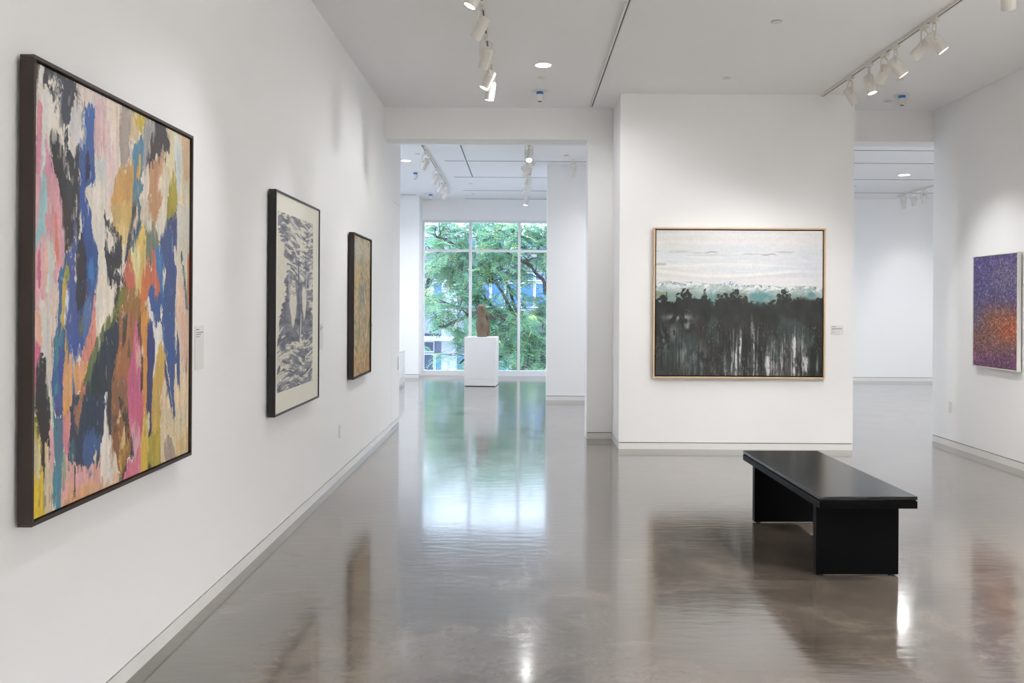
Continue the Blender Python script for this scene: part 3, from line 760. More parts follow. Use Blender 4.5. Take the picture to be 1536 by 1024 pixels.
# left wall stops at the flush door
lw = bmesh.new()
box(lw, -1.86, -1.568, -5.3, 10.42, 0, CEIL); box(lw, -1.568, -1.556, -5, 10.42, .0725, CEIL); box(lw, -1.568, -1.566, -5, 10.42, .06, .078, mi=1)
box(lw, -1.86, -1.556, 10.42, 11.08, 2.757, CEIL); box(lw, -1.86, -1.61, 10.42, 11.08, 0, 2.757)
box(lw, -1.61, -1.608, 10.42, 11.08, 0, 2.757, mi=1)
struct(obj('wall_left', lw, [WALL, REVEAL]), 'long white wall hung with three framed works', 'wall')
struct(boxes('baseboard_left', [(-1.568, -1.556, -5, 10.42, 0, .0645)], WHITE), 'flush white baseboard under the long wall of three works', 'baseboard')
d = struct(thing('door_1', 'flush white door panel at the far end of the long wall', 'door', (-1.58, 10.75, 0)), 'flush white door panel at the far end of the long wall', 'door')
boxes('door_leaf', [(-.028, .024, -.322, .33, .0725, 2.75), (-.028, .01, -.322, .33, .06, .0725, 1)], [WALL, REVEAL], d)
boxes('kick_plate', [(-.028, .024, -.322, .33, .004, .0645)], [WHITE], d)
boxes('flush_pull', [(.0235, .0265, .20, .235, .68, .84)], [LENS], d)

slab_wall('wall_right', 'white wall with the small indigo and orange panel', 4.65, 4.95, -5.3, 9.79, '<', base='baseboard_right', base_label='flush white baseboard under the indigo and orange panel')
slab_wall('wall_center', 'freestanding white wall carrying the dark forest landscape', 1.029, 3.487, 9.10, 9.785, 'v<>', base='baseboard_center', base_label='flush white baseboard under the dark forest landscape')
slab_wall('wall_back', 'white pier beside the opening to the far room', .745, 3.60, 9.79, 10.10, 'v<>^', base='baseboard_back', base_label='flush white baseboard around the pier')
struct(boxes('wall_back_header', [(-1.556, .745, 9.79, 10.10, 3.375, CEIL), (3.60, 10.0, 9.79, 10.10, 3.375, CEIL)], WALL), 'white header spanning above both openings', 'wall')
slab_wall('wall_front', 'white end wall behind the viewer', -1.568, 4.65, -5.3, -5.0, '^', base='baseboard_front', base_label='flush white baseboard behind the viewer')
slab_wall('wall_divider', 'white screen wall in the far room beside the window view', .40, 4.3, 13.74, 13.90, 'v', base='baseboard_divider', base_label='flush white baseboard under the far screen wall')
slab_wall('wall_far_left', 'white pier at the corner of the tall window', -5.3, -2.107, 17.80, 18.62, 'v>', base='baseboard_far_left', base_label='flush white baseboard left of the tall window')
slab_wall('wall_far_right', 'far white wall seen through the narrow opening', 6.2, 10.3, 17.75, 18.62, 'v', base='baseboard_far_right', base_label='flush white baseboard on the wall through the narrow opening')
struct(boxes('wall_far', [(-2.107, 6.2, 18.36, 18.62, 3.30, CEIL)], WALL), 'white wall strip above the tall window', 'wall')
struct(boxes('wall_far_side_left', [(-5.3, -5.0, 10.8, 11.6, 0, CEIL), (-5.3, -5.0, 17.2, 17.8, 0, CEIL), (-5.3, -5.0, 11.6, 17.2, 0, .12), (-5.3, -5.0, 11.6, 17.2, 3.3, CEIL), (-5.0, -1.86, 10.8, 11.08, 0, CEIL)], WALL), 'white side wall of the far room behind the door', 'wall')
struct(boxes('wall_far_side_right', [(10.0, 10.3, 9.79, 17.75, 0, CEIL), (5.3, 10.0, 9.79, 10.08, 0, 3.375)], WALL), 'white side wall of the far room past the narrow opening', 'wall')

# window: frame, mullions and panes
w = struct(thing('window_1', 'tall white framed window looking onto the green tree', 'window', (-2.107, 18.40, 0)), 'tall white framed window looking onto the green tree', 'window')
WX = [0.0, 1.02, 2.055, 3.09, 4.125, 5.16, 6.195, 7.23, 8.307]  # last bays, hidden behind the screen wall, added for more daylight
boxes('window_frame', [(0, 8.307, -.04, .09, 0, .115), (0, 8.307, -.03, .09, 3.25, 3.30), (0, .045, -.03, .09, .115, 3.25), (8.262, 8.307, -.03, .09, .115, 3.25)], ALU, w, bevel=.003)
for x in WX[1:-1]:
    boxes('mullion', [(x - .028, x + .028, -.035, .09, .115, 3.25)], ALU, w, bevel=.003)
for a, b in zip(WX, WX[1:]):
    l = a + (.045 if a == 0 else .028); r = b - (.045 if b == WX[-1] else .028)
    boxes('transom', [(l, r, -.025, .08, 2.632, 2.68)], ALU, w)
    boxes('pane', [(l, r, .026, .034, .115, 2.632)], GLASS, w)
    boxes('pane', [(l, r, .026, .034, 2.68, 3.25)], GLASS, w)

w = struct(thing('fill_window', 'unseen side window added to light the far room', 'window', (-5.15, 11.6, 0)), 'unseen side window added to light the far room', 'window')  # unseen window added so the far room gets enough daylight
boxes('window_frame', [(-.06, .06, 0, 5.6, .12, .18), (-.06, .06, 0, 5.6, 3.24, 3.3)] + [(-.06, .06, y, y + .05, .18, 3.24) for y in (0, 1.11, 2.22, 3.33, 4.44, 5.55)], ALU, w)
for y in (.05, 1.16, 2.27, 3.38, 4.49): boxes('pane', [(-.004, .004, y, y + 1.06, .18, 3.24)], GLASS, w)

# narrow slots across the far ceiling
for n, (x0, x1, y) in enumerate(((-1.2, 9.9, 13.4), (-1.18, 9.9, 15.1), (-1.15, 9.9, 16.85), (4.4, 9.9, 12.3), (-1.2, 6.1, 18.15), (-3.0, -2.15, 17.55))):
    struct(boxes('trim_%d' % (n + 1), [(x0, x1, y - .014, y + .014, CEIL - .003, CEIL + .002)], SEAM), 'thin grey ceiling slot crossing the far room', 'trim')

# ================================================================== ART
def artwork(label, loc, rotz, w, h, arr, mats, depth=.045, face=.013, wall_gap=.012, recess=.012, gap=.007, paint=None, mount=None, canvas_name='canvas', bevel=.0015):
    """Local: centre at the wall surface, x along the wall, front faces -Y."""
    t = thing('framed_painting' if not mount else 'framed_print', label, 'painting' if not mount else 'print', loc, rotz)
    yf = -(wall_gap + depth)
    W, H = w / 2, h / 2
    boxes('frame', [(-W, W, yf, -wall_gap, H - face, H), (-W, W, yf, -wall_gap, -H, -H + face),
                    (-W, -W + face, yf, -wall_gap, -H + face, H - face), (W - face, W, yf, -wall_gap, -H + face, H - face)], mats, t, bevel=bevel)
    boxes('backing', [(-W + face, W - face, -wall_gap - .012, -wall_gap - .002, -H + face, H - face), (-W * .5, W * .5, -wall_gap - .002, 0, H * .3, H * .6), (-W * .5, W * .5, -wall_gap - .002, 0, -H * .6, -H * .4)], BACKING, t)
    if mount:
        l, r, b, tp = mount
        boxes('mat_board', [(-W + face, W - face, yf + recess, -wall_gap - .012, -H + face, H - face)], MATB, t)
        canvas_mesh(canvas_name, arr, r - l, tp - b, yf + recess - .0012, .0012, paint, t, (l + r) / 2, (b + tp) / 2)
    else:
        canvas_mesh(canvas_name, arr, w - 2 * (face + gap), h - 2 * (face + gap), yf + recess, depth - recess - .012, paint, t)
    return t

MATB = plain('ivory_mat_board', (228, 225, 213), .8, vary=.01)
R90 = math.pi / 2
artwork('large abstract painting with black, blue and pink vertical strokes in dark walnut frame', (-1.556, (2.658 + 3.951) / 2, (2.262 + .810) / 2), R90, 1.293, 1.452,
        art_abstract(380, 600), WALNUT, depth=.045, face=.013, wall_gap=.013, recess=.010, gap=.005, paint=PAINT)
artwork('grey and cream print of pale trunks and ripples in black frame', (-1.556, 5.865, 1.505), R90, 1.155, 1.395,
        art_print(260, 380), EBONY, depth=.045, face=.013, wall_gap=.012, recess=.008, paint=PAPER, mount=(-.511, .392, -.556, .573), canvas_name='print_sheet')
artwork('ochre and green impressionist painting in dark brown frame nearest the door', (-1.556, 8.195, 1.487), R90, .91, 1.32,
        art_garden(180, 300), BROWNF, depth=.05, face=.012, wall_gap=.012, recess=.014, gap=.005, paint=PAINT)
artwork('dark dripping forest landscape under pale sky in pale maple frame', (2.276, 9.10, 1.538), 0, 1.797, 1.572,
        art_landscape(520, 460), MAPLE, depth=.05, face=.016, wall_gap=.010, recess=.018, gap=.012, paint=PAINTG)
artwork('narrow indigo to orange squiggle painting in thin white frame', (4.65, 8.44, 1.469), -R90, .80, 1.115,
        art_mosaic(240, 420), WHITEF, depth=.036, face=.010, wall_gap=.012, recess=.004, gap=.004, paint=PAINTG)

# wall labels
def wall_label(label, loc, rotz, w, h, lines):
    t = thing('wall_label', label, 'label', loc, rotz, 'small printed labels beside the artworks')
    boxes('card', [(-w / 2, w / 2, -.004, 0, -h / 2, h / 2)], CARD, t, bevel=.0008)
    boxes('printed_text', [(-w / 2 + x0 * w, -w / 2 + x1 * w, -.0046, -.004, h / 2 - z1 * h, h / 2 - z0 * h) for x0, x1, z0, z1 in lines], INK, t)
TL = [(.08, .42, .07, .10), (.08, .90, .14, .165), (.08, .62, .185, .21), (.08, .5, .24, .26)]
wall_label('white card label just past the large abstract painting', (-1.556, 4.185, 1.288), R90, .11, .21, TL)
wall_label('white card label just past the grey and cream print', (-1.556, 6.735, 1.25), R90, .11, .20, TL)
wall_label('white card label just past the ochre and green painting', (-1.556, 9.00, 1.22), R90, .11, .20, TL)
wall_label('small white card label right beside the dark forest landscape', (3.318, 9.10, 1.262), 0, .128, .098,
           [(.06, .36, .10, .18), (.06, .88, .30, .40), (.06, .2, .46, .52), (.06, .3, .72, .76)])

def wall_plate(label, loc, rotz):
    t = thing('wall_outlet', label, 'outlet', loc, rotz, 'white wall outlets near the floor')
    boxes('cover_plate', [(-.036, .036, -.006, 0, -.058, .058)], PLATE, t, bevel=.002)
    boxes('socket_face', [(-.017, .017, -.0085, -.006, -.042, -.006), (-.017, .017, -.0085, -.006, .006, .042)], WHITE, t, bevel=.001)
wall_plate('white outlet low on the long wall before the ochre painting', (-1.556, 7.44, .41), R90)
wall_plate('white outlet low on the wall below the indigo panel', (4.65, 9.375, .43), -R90)

# ================================================================== BENCH
b = thing('gallery_bench', 'long black lacquered bench on two slab legs on the concrete floor', 'bench', (1.873, 5.445, 0), math.radians(1.35))
L, Wd, Ht = 1.49, .536, .475
boxes('seat_top', [(-Wd / 2, Wd / 2, -L / 2, L / 2, Ht - .018, Ht)], BLACK, b, bevel=.002)
boxes('seat_apron', [(-Wd / 2 + .006, Wd / 2 - .006, -L / 2 + .006, L / 2 - .006, Ht - .026, Ht - .018), (-Wd / 2, Wd / 2, -L / 2, L / 2, Ht - .066, Ht - .026)], BLACKSHADE, b, bevel=.0015)
for y in (-.60, .575):
    lg = boxes('leg', [(-.233, .233, y, y + .05, .008, Ht - .066)], BLACKSHADE, b, bevel=.002)
    for x in (-.2, .2):
        bm = bmesh.new(); lathe(bm, (x, y + .025, 0), (0, 0, 1), [(0, .016), (.008, .016)], 16)
        obj('foot_glide', bm, BACKING, lg)

# ================================================================== PLINTH AND SCULPTURE
p = thing('display_plinth', 'white square plinth under the stone figure before the window', 'plinth', (-.738, 16.29, 0), math.radians(-4))
boxes('plinth_body', [(-.29, .29, -.29, .29, .138, .908)], PLINTH, p, bevel=.003)
boxes('plinth_base', [(-.285, .285, -.285, .285, .128, .138), (-.29, .29, -.29, .29, .012, .128), (-.27, .27, -.27, .27, 0, .012, 1)], [PLINTH, REVEAL], p, bevel=.001)  # dark foot strip paints in the shadow line at the floor

K = .001837
def skin(bm, rows, cx, cy, flat, seed, dents=()):
    ys = [r[0] for r in rows]
    zz = np.linspace(ys[0], ys[-1], 46)
    xl = np.interp(zz, ys, [r[1] for r in rows]); xr = np.interp(zz, ys, [r[2] for r in rows])
    k = np.array([.2, .6, .2])
    for _ in range(2):
        xl[1:-1] = np.convolve(xl, k, 'valid'); xr[1:-1] = np.convolve(xr, k, 'valid')
    rings = []
    for y, a, c in zip(zz, xl, xr):
        r = (c - a) / 2 * K; m = ((a + c) / 2 - 705) * K; z = (437 - y) * K
        ring = []
        for i in range(28):
            th = 2 * math.pi * i / 28
            px, py = math.cos(th), math.sin(th)
            q = 1.0 + .05 * (float(vnoise(px * 2 + 5, z * 14 + py * 2, seed)) - .5)
            for dx, dz, sx, sz, am in dents:
                if py < 0: q -= am * math.exp(-((m + r * px - dx) / sx) ** 2 - ((z - dz) / sz) ** 2)
            ring.append(bm.verts.new((cx + m + r * px * (1 if py > 0 else 1), cy + r * flat * py * q, z)))
        rings.append(ring)
    for r0, r1 in zip(rings, rings[1:]):
        for i in range(28):
            bm.faces.new((r0[i], r0[(i + 1) % 28], r1[(i + 1) % 28], r1[i]))
    bm.faces.new(rings[0]); bm.faces.new(rings[-1])
s = thing('stone_sculpture', 'brown stone figure with rounded hooded head holding a small one, on the plinth', 'sculpture', (-.738, 16.29, .908))
bm = bmesh.new()
skin(bm, [(103, 692, 698), (106, 676, 718), (112, 662, 731), (125, 652, 740), (150, 645, 745), (185, 648, 745), (212, 656, 742), (235, 661, 741), (248, 660, 745), (270, 652, 756), (300, 643, 765), (330, 641, 769), (355, 645, 767), (385, 653, 760), (410, 657, 757), (432, 655, 758)], 0, 0, .92, 3,
     [(0, .495, .026, .055, .45), (0, .20, .024, .06, .3), (0, .37, .06, .012, .12)])
obj('mother_figure', bm, STONE, s, smooth=True)
bm = bmesh.new()
skin(bm, [(196, 758, 764), (200, 750, 774), (214, 743, 782), (235, 741, 785), (254, 745, 780), (268, 752, 773), (285, 748, 775), (330, 741, 782), (385, 740, 785), (432, 742, 785)], 0, .055, .95, 8)
obj('child_figure', bm, STONE, s, smooth=True)
bm = bmesh.new(); lathe(bm, (.004, .02, 0), (0, 0, 1), [(0, .098), (.010, .098)], 32)
o = obj('stone_base', bm, STONED, s)

# low white case by the far corner
c = thing('display_case', 'low white case against the wall beyond the door', 'case', (-2.52, 15.9, 0))
boxes('case_base', [(-.248, .248, -1.045, 1.045, 0, .07)], WHITE, c)
boxes('case_body', [(-.25, .25, -1.05, 1.05, .07, .60)], PLINTH, c, bevel=.004)
boxes('case_top', [(-.255, .255, -1.055, 1.055, .60, .63)], WHITE, c, bevel=.003)
boxes('front_panel', [(.25, .256, -1.0, 1.0, .11, .57)], CARD, c, bevel=.002)

# ================================================================== LIGHT FITTINGS
LIGHTS = []
def add_spot(name, loc, aim, energy, ang=46, blend=.8, col=(1, .996, .988), rad=.035):
    l = bpy.data.lights.new(name, 'SPOT'); l.energy = energy; l.spot_size = math.radians(ang); l.spot_blend = blend
    l.color = col; l.shadow_soft_size = rad
    o = bpy.data.objects.new(name, l); COL.objects.link(o); o.location = loc
    o.rotation_euler = (Vector(aim) - Vector(loc)).to_track_quat('-Z', 'Y').to_euler()
    return o

TRZ = CEIL - .024
def lighting_track(label, x, y0, y1, empty=False):
    t = thing('lighting_track', label, 'track', (x, (y0 + y1) / 2, CEIL), 0)
    h = (y1 - y0) / 2; w_ = .020
    boxes('rail', [(-w_, -.006, -h, h, -.022, 0), (.006, w_, -h, h, -.022, 0), (-.006, .006, -h, h, -.010, 0)], FIXT if not empty else WHITE, t)
    boxes('contact_slot', [(-.006, .006, -h, h, -.0215, -.0105)], SLOT, t)
    boxes('end_cap', [(-w_, w_, h, h + .012, -.022, 0)], FIXT, t)
    return t

def spotlight(label, x, y, aim, energy, group, cool=False, ang=46, blend=.8, drop=.135, size=1.0, z=None):
    z = TRZ if z is None else z
    t = thing('track_spotlight', label, 'spotlight', (x, y, z), 0, group)
    piv = Vector((0, 0, -.02 - drop))
    d = (Vector(aim) - (Vector((x, y, z)) + piv)).normalized()
    hz = Vector((d.x, d.y, 0))
    if hz.length < 1e-3: hz = Vector((0, 1, 0))
    ax = Vector((-hz.y, hz.x, 0)).normalized()
    bm = bmesh.new(); box(bm, -.017, .017, -.055, .055, -.022, .002, bevel=.002)
    lathe(bm, (0, 0, -.022), (0, 0, -1), [(0, .014), (.014, .014)], 16)
    obj('track_adapter', bm, FIXT, t)
    bm = bmesh.new(); R = .044 * size
    for sgn in (-1, 1):
        a = ax * sgn
        tube(bm, [Vector((0, 0, -.032)), a * (R * .6) + Vector((0, 0, -.036)), a * (R + .009) + Vector((0, 0, -.052)), a * (R + .009) + piv * .8, a * (R + .009) + piv], [.0065] * 5, 8)
        lathe(bm, a * (R - .002) + piv, a, [(0, .012), (.016, .012)], 14)
    obj('yoke', bm, FIXT, t, smooth=True)
    bm = bmesh.new()
    lathe(bm, piv, d, [(-.060 * size, .026 * size), (-.058 * size, .036 * size), (-.048 * size, R), (.112 * size, R), (.112 * size, R * .88), (.090 * size, R * .86)], 28, cap1=False)
    hd = obj('lamp_head', bm, FIXT, t, smooth=True)
    bm = bmesh.new(); lathe(bm, piv, d, [(.086 * size, R * .86), (.098 * size, R * .86)], 28)
    obj('lit_lens', bm, LAMPC if cool else LAMP, hd)
    if energy:
        add_spot('spot_or_fill', Vector((x, y, z)) + piv + d * (.118 * size), aim, energy, ang, blend, (.96, .98, 1) if cool else (1, .996, .988), R * .8)
    return t

G1, G2, G3, G4, G5 = 'spotlights on the track over the bench', 'spotlights on the track along the long wall', 'spotlights in the far row before the window', 'spotlights on the far short track', 'spotlights glimpsed through the narrow opening'
XR, XL = 3.147, -.30
lighting_track('white ceiling track over the bench ending at the forest landscape wall', XR, 1.0, 9.08)
lighting_track('white ceiling track with spotlights along the long wall of three works', XL, 1.0, 8.9)
lighting_track('bare ceiling track without spotlights between the two lit tracks', .77, 1.0, 9.62, True)

E = ENERGY
spotlight('white spotlight over the bench closest to the forest landscape wall, tilted toward the indigo panel', XR, 8.33, (4.62, 8.4, 1.2), E * .7, G1, ang=60)
spotlight('second white spotlight out from the forest landscape wall, lens glowing downward', XR, 7.87, (3.75, 7.55, .9), E * .25, G1)
spotlight('slim white spotlight over the bench tilted at the landscape, third from its wall', XR, 7.54, (2.2, 8.9, .5), E * .5, G1, ang=80, blend=1.0)
spotlight('fourth white spotlight out from the landscape wall, lens glowing toward the indigo panel', XR, 7.32, (4.62, 7.05, 1.5), E * .4, G1, ang=60)
spotlight('white spotlight partly behind its lit neighbour, tilted toward the landscape', XR, 6.79, (1.3, 9.1, 1.3), E * .5, G1, ang=60)
spotlight('white spotlight with glowing lens, overlapping the one tilted toward the landscape', XR, 6.63, (4.62, 6.3, 1.5), E * .4, G1, ang=60)
spotlight('white spotlight cut off by the picture edge at the end of the bench track', XR, 5.62, (3.9, 6.9, 1.2), E * .35, G1)
spotlight('largest white spotlight on the long wall track, glowing toward the abstract painting', XL, 5.66, (-1.5, 5.6, 1.15), E * .32, G2, ang=50)
spotlight('white spotlight just below the largest one, back turned, tilted at the long wall', XL, 6.34, (-1.54, 7.0, 1.5), E * .10, G2, ang=60)
spotlight('white spotlight alone midway down the long wall track, back turned', XL, 7.1, (-1.1, 8.9, 1.2), E * .10, G2, ang=60)
spotlight('white spotlight with glowing lens second from the end of the long wall track', XL, 7.8, (-1.5, 7.7, 1.1), E * .26, G2, ang=50)
spotlight('white spotlight at the very end of the long wall track', XL, 8.2, (-.7, 8.5, 1.0), E * .06, G2, ang=60)

lighting_track('far ceiling track carrying a dense row of spotlights before the window', .09, 11.3, 17.1)
FAR = [(11.75, (.2, 9.6, .3), 'bright spotlight blazing at the near end of the far dense row'),
       (12.08, (2.6, 13.7, .7), 'second spotlight in the far dense row, behind the blazing one'),
       (12.68, (-3.0, 14.5, 1.2), 'third spotlight in the far dense row before the window'),
       (13.2, (-2.5, 16.0, 1.0), 'fourth spotlight in the far dense row before the window'),
       (13.84, (-.74, 16.2, 1.2), 'fifth spotlight in the far dense row before the window'),
       (14.6, (-2.3, 17.8, 1.6), 'sixth spotlight in the far dense row before the window'),
       (15.5, (-2.5, 17.8, 1.4), 'seventh spotlight in the far dense row, second from the window'),
       (16.8, (-.6, 16.6, .5), 'spotlight at the window end of the far dense row')]
for i, (y, aim, lb) in enumerate(FAR):
    spotlight(lb, .09, y, aim, E * (.33 if i else 1.2), G3, True, ang=70)
lighting_track('short far ceiling track with four spotlights over the door side', -1.39, 12.1, 16.3)
for y, lb in ((12.5, 'first spotlight on the short far track, widest apart from the rest'), (14.0, 'second spotlight on the short far track past the gap'), (15.0, 'third spotlight on the short far track'), (15.9, 'last spotlight on the short far track toward the window')):
    spotlight(lb, -1.39, y, (-2.6, y + 1.9, 1.5), E * .27, G4, True, ang=70)
t = thing('ceiling_slot', 'short dark slot in the far ceiling between the two spotlight rows', 'slot', (-.86, 13.6, CEIL))
boxes('slot_channel', [(-.022, -.009, -1.5, 1.5, -.006, 0), (.009, .022, -1.5, 1.5, -.006, 0)], WHITE, t)
boxes('slot_gap', [(-.009, .009, -1.5, 1.5, -.005, 0)], SLOT, t)
lighting_track('ceiling track glimpsed through the narrow opening', 7.46, 12.2, 17.2)
for y, lb in ((16.1, 'nearest of three pale spotlights seen through the narrow opening'), (16.5, 'middle of three pale spotlights seen through the narrow opening'), (16.95, 'last of three pale spotlights by the wall through the narrow opening')):
    spotlight(lb, 7.46, y, (8.2, 17.7, .8), E * .07, G5, True, ang=75)
t = spotlight('small white spotlight hanging at the top corner of the far screen wall', .78, 13.25, (1.2, 13.74, .8), E * .06, None, True, ang=75, z=CEIL)

def downlight(label, x, y, r, lit=True, cool=False, dim=False):
    t = thing('recessed_downlight', label, 'downlight', (x, y, CEIL), 0, 'round ceiling downlights')
    bm = bmesh.new(); lathe(bm, (0, 0, 0), (0, 0, -1), [(0, r * 1.18), (.004, r * 1.16), (.006, r), (.0005, r * .98)], 40, cap1=False)
    obj('trim_ring', bm, WHITE, t)
    bm = bmesh.new(); lathe(bm, (0, 0, 0), (0, 0, -1), [(0, r * .97), (.004, r * .97)], 40)
    obj('diffuser', bm, LAMPDIM if dim else (LAMPC if cool else LAMP) if lit else FIXT, t)
downlight('round glowing downlight in the near ceiling beside the long wall track', .19, 8.03, .072)
add_spot('downlight_or_fill', (.19, 8.03, CEIL - .02), (.19, 8.03, 0), DOWN * .3, 172, .5, rad=.06)
downlight('glowing downlight in the far ceiling above the door side', -1.8, 13.4, .075, True, True, True)
downlight('unlit round downlight in the far ceiling by the window pier', -1.87, 17.3, .085, False)
downlight('bright downlight seen through the narrow opening', 6.41, 14.54, .09, True, True)
add_spot('downlight_or_fill', (6.41, 14.54, CEIL - .02), (6.41, 14.54, 0), 30, 172, .6, (.96, .98, 1), rad=.07)

def cap(label, x, y, r=.042):  # concealed sprinkler cap: flat cover disc on a short neck
    t = thing('sprinkler_cap', label, 'ceiling plate', (x, y, CEIL), 0, 'flat round plates in the ceilings')
    bm = bmesh.new(); lathe(bm, (0, 0, .01), (0, 0, -1), [(0, r * .72), (.014, r * .72)], 28)
    obj('shadow_ring', bm, SEAM, t)
    bm = bmesh.new(); lathe(bm, (0, 0, -.004), (0, 0, -1), [(0, r), (.003, r), (.005, r * .9)], 32)
    obj('cover_disc', bm, FIXT, t)
cap('round ceiling plate between the bare track and the bench track, nearest', 1.98, 6.77)
cap('round ceiling plate just before the forest landscape wall', 1.99, 8.45)
cap('round ceiling plate between the downlight and the sensor with the painted blue reflection', .18, 8.47)
cap('round ceiling plate before the narrow opening', 3.68, 8.46)
cap('round yellowish ceiling plate beside the sensor at the narrow opening', 3.95, 9.37)
for x, y, lb in ((.66, 12.85, 'round plate in the far ceiling before the screen wall'), (-.95, 15.9, 'round plate in the far ceiling beyond the dark slot'), (-.98, 17.4, 'round plate in the far ceiling close to the window'), (-1.55, 12.8, 'round plate in the far ceiling near the glowing downlight'), (6.1, 15.9, 'round plate in the ceiling seen through the narrow opening')):
    cap(lb, x, y)

def sensor(label, x, y):
    t = thing('ceiling_sensor', label, 'sensor', (x, y, CEIL), 0, 'white drum sensors under the ceilings')
    bm = bmesh.new(); lathe(bm, (0, 0, 0), (0, 0, -1), [(0, .085), (.006, .085), (.008, .08)], 36); obj('mounting_plate', bm, WHITE, t)
    bm = bmesh.new(); lathe(bm, (0, 0, -.008), (0, 0, -1), [(0, .036), (.028, .036)], 32); obj('painted_reflection', bm, BLUE, t)['label'] = 'blue window reflection put into the colour'
    bm = bmesh.new(); lathe(bm, (0, 0, -.036), (0, 0, -1), [(0, .0375), (.062, .0375), (.07, .034), (.071, .024)], 32); dr = obj('drum', bm, WHITE, t)
    bm = bmesh.new(); lathe(bm, (0, 0, -.105), (0, 0, -1), [(0, .024), (.006, .020)], 24); obj('lens', bm, LENS, dr)
sensor('white drum sensor with a painted blue reflection above the wide opening', .18, 9.02)
sensor('white drum sensor with a painted blue reflection above the narrow opening', 3.98, 9.09)
sensor('drum sensor in the far ceiling over the door side', -1.80, 14.6)
sensor('drum sensor in the far ceiling closest to the window pier', -1.84, 17.45)

# bodiless lamps out of view, mostly added so both rooms get enough light
for x, y, ax_, ay, az, e in ((XL, 4.75, -1.52, 3.35, 1.0, .50), (XL, 3.0, -1.55, 1.2, 1.2, .1), (XR, 4.6, 2.4, 9.1, .4, 1.9), (XR, 5.0, 4.62, 5.2, 1.4, .5), (XR, 3.4, 4.62, 3.4, 1.5, .5)):
    add_spot('spot_or_fill', (x, y, CEIL - .2), (ax_, ay, az), E * e, 56, .8)  # first lights the abstract as its shadow shows; the others are added fill
for x, y in ((3.9, 4.2), (3.9, 1.8), (3.9, -.4), (3.9, -2.6), (3.2, -4.2)):
    add_spot('downlight_or_fill', (x, y, CEIL - .02), (x, y, 0), DOWN * 1.75, 128, .45, rad=.06)  # unseen fill added to brighten the near room
for x, y, e in ((-3.2, 12.5, 1.1), (6.5, 11.6, 1.2), (2.0, 11.4, .5), (8.5, 13.5, 1.3), (1.6, 16.0, 1.2)):
    add_spot('downlight_or_fill', (x, y, CEIL - .02), (x, y, 0), FARFILL * e, 172, .6, (.96, .98, 1), rad=.06)  # unseen fill lamps added for the far room's brightness

# ================================================================== OUTSIDE
PAVE = plain('grey_pavement', (190, 190, 190), .9, vary=.1)
FACADE = plain('pale_cladding_panels', (122, 127, 146), .7, vary=.04, scale=.6)
FACADEW = plain('white_cladding', (160, 165, 180), .6, vary=.02)
BLUEG = plain('blue_window_glass', (72, 112, 164), .12, vary=.25, scale=.8)
TEALG = plain('teal_shop_glass', (70, 132, 158), .12, vary=.35, scale=.9)
DARKG = plain('dark_shop_glass', (52, 66, 92), .12, vary=.3, scale=.9)
FRAMEW = plain('white_facade_mullions', (180, 186, 198), .5, vary=.02)
BARK = plain('dark_bark', (66, 60, 54), .9, vary=.35, scale=14)
LEAF = pigment('leaf_green', .5, 0, 20, .4, trans=.45)
struct(boxes('ground', [(-60, 60, 18.8, 80, -5.2, -5.0)], PAVE), 'grey street pavement below the gallery window', 'ground')

B0 = 45.0
bt = thing('street_building', 'pale panelled building with blue windows across the street', 'building', (0, B0, -5.0))
def fx(px): return (px - 782) / 1300 * B0
def fz(py): return 1.5 - (py - 457.3) / 1300 * B0 + 5.0
boxes('facade_wall', [(-22, 22, .3, 9, 0, fz(338))], FACADE, bt)
boxes('parapet', [(-22, 22, .1, .5, fz(345), fz(338)), (-22, 22, .05, .3, fz(355), fz(346))], FACADEW, bt)
boxes('floor_band', [(-22, 22, -.05, .3, fz(406), fz(379))], FACADE, bt)
boxes('floor_band', [(-22, 22, -.05, .3, fz(500), fz(462))], FACADE, bt)
boxes('canopy', [(-22, 22, -1.2, .3, fz(510), fz(504))], FACADEW, bt, bevel=.02)
boxes('column', [(fx(663), fx(686), -.25, .3, 0, fz(345))], FACADEW, bt)
boxes('column', [(fx(880), fx(903), -.25, .3, 0, fz(345))], FACADEW, bt)
def win(x0, x1, z0, z1, glass):
    f = boxes('window', [(x0, x1, .18, .3, z0, z0 + .08), (x0, x1, .18, .3, z1 - .08, z1), (x0, x0 + .06, .18, .3, z0 + .08, z1 - .08), (x1 - .06, x1, .18, .3, z0 + .08, z1 - .08)], FRAMEW, bt)
    boxes('glazing', [(x0 + .06, x1 - .06, .24, .29, z0 + .08, z1 - .08)], glass, f)
for px in range(560, 930, 22):
    if px < 655 or px > 690: win(fx(px), fx(px + 21.5), fz(378.5), fz(356), BLUEG)
for px in range(560, 930, 22):
    if px < 655 or px > 690: win(fx(px), fx(px + 21.5), fz(421), fz(407), BLUEG); win(fx(px), fx(px + 21.5), fz(461), fz(422), BLUEG)
for i, px in enumerate(range(560, 930, 23)):
    if px < 635 or 775 < px < 806: win(fx(px), fx(px + 22.5), fz(529), fz(511), DARKG)
    win(fx(px), fx(px + 22.5), fz(585), fz(530), DARKG if i in (2, 3, 10, 12, 15) else TEALG)

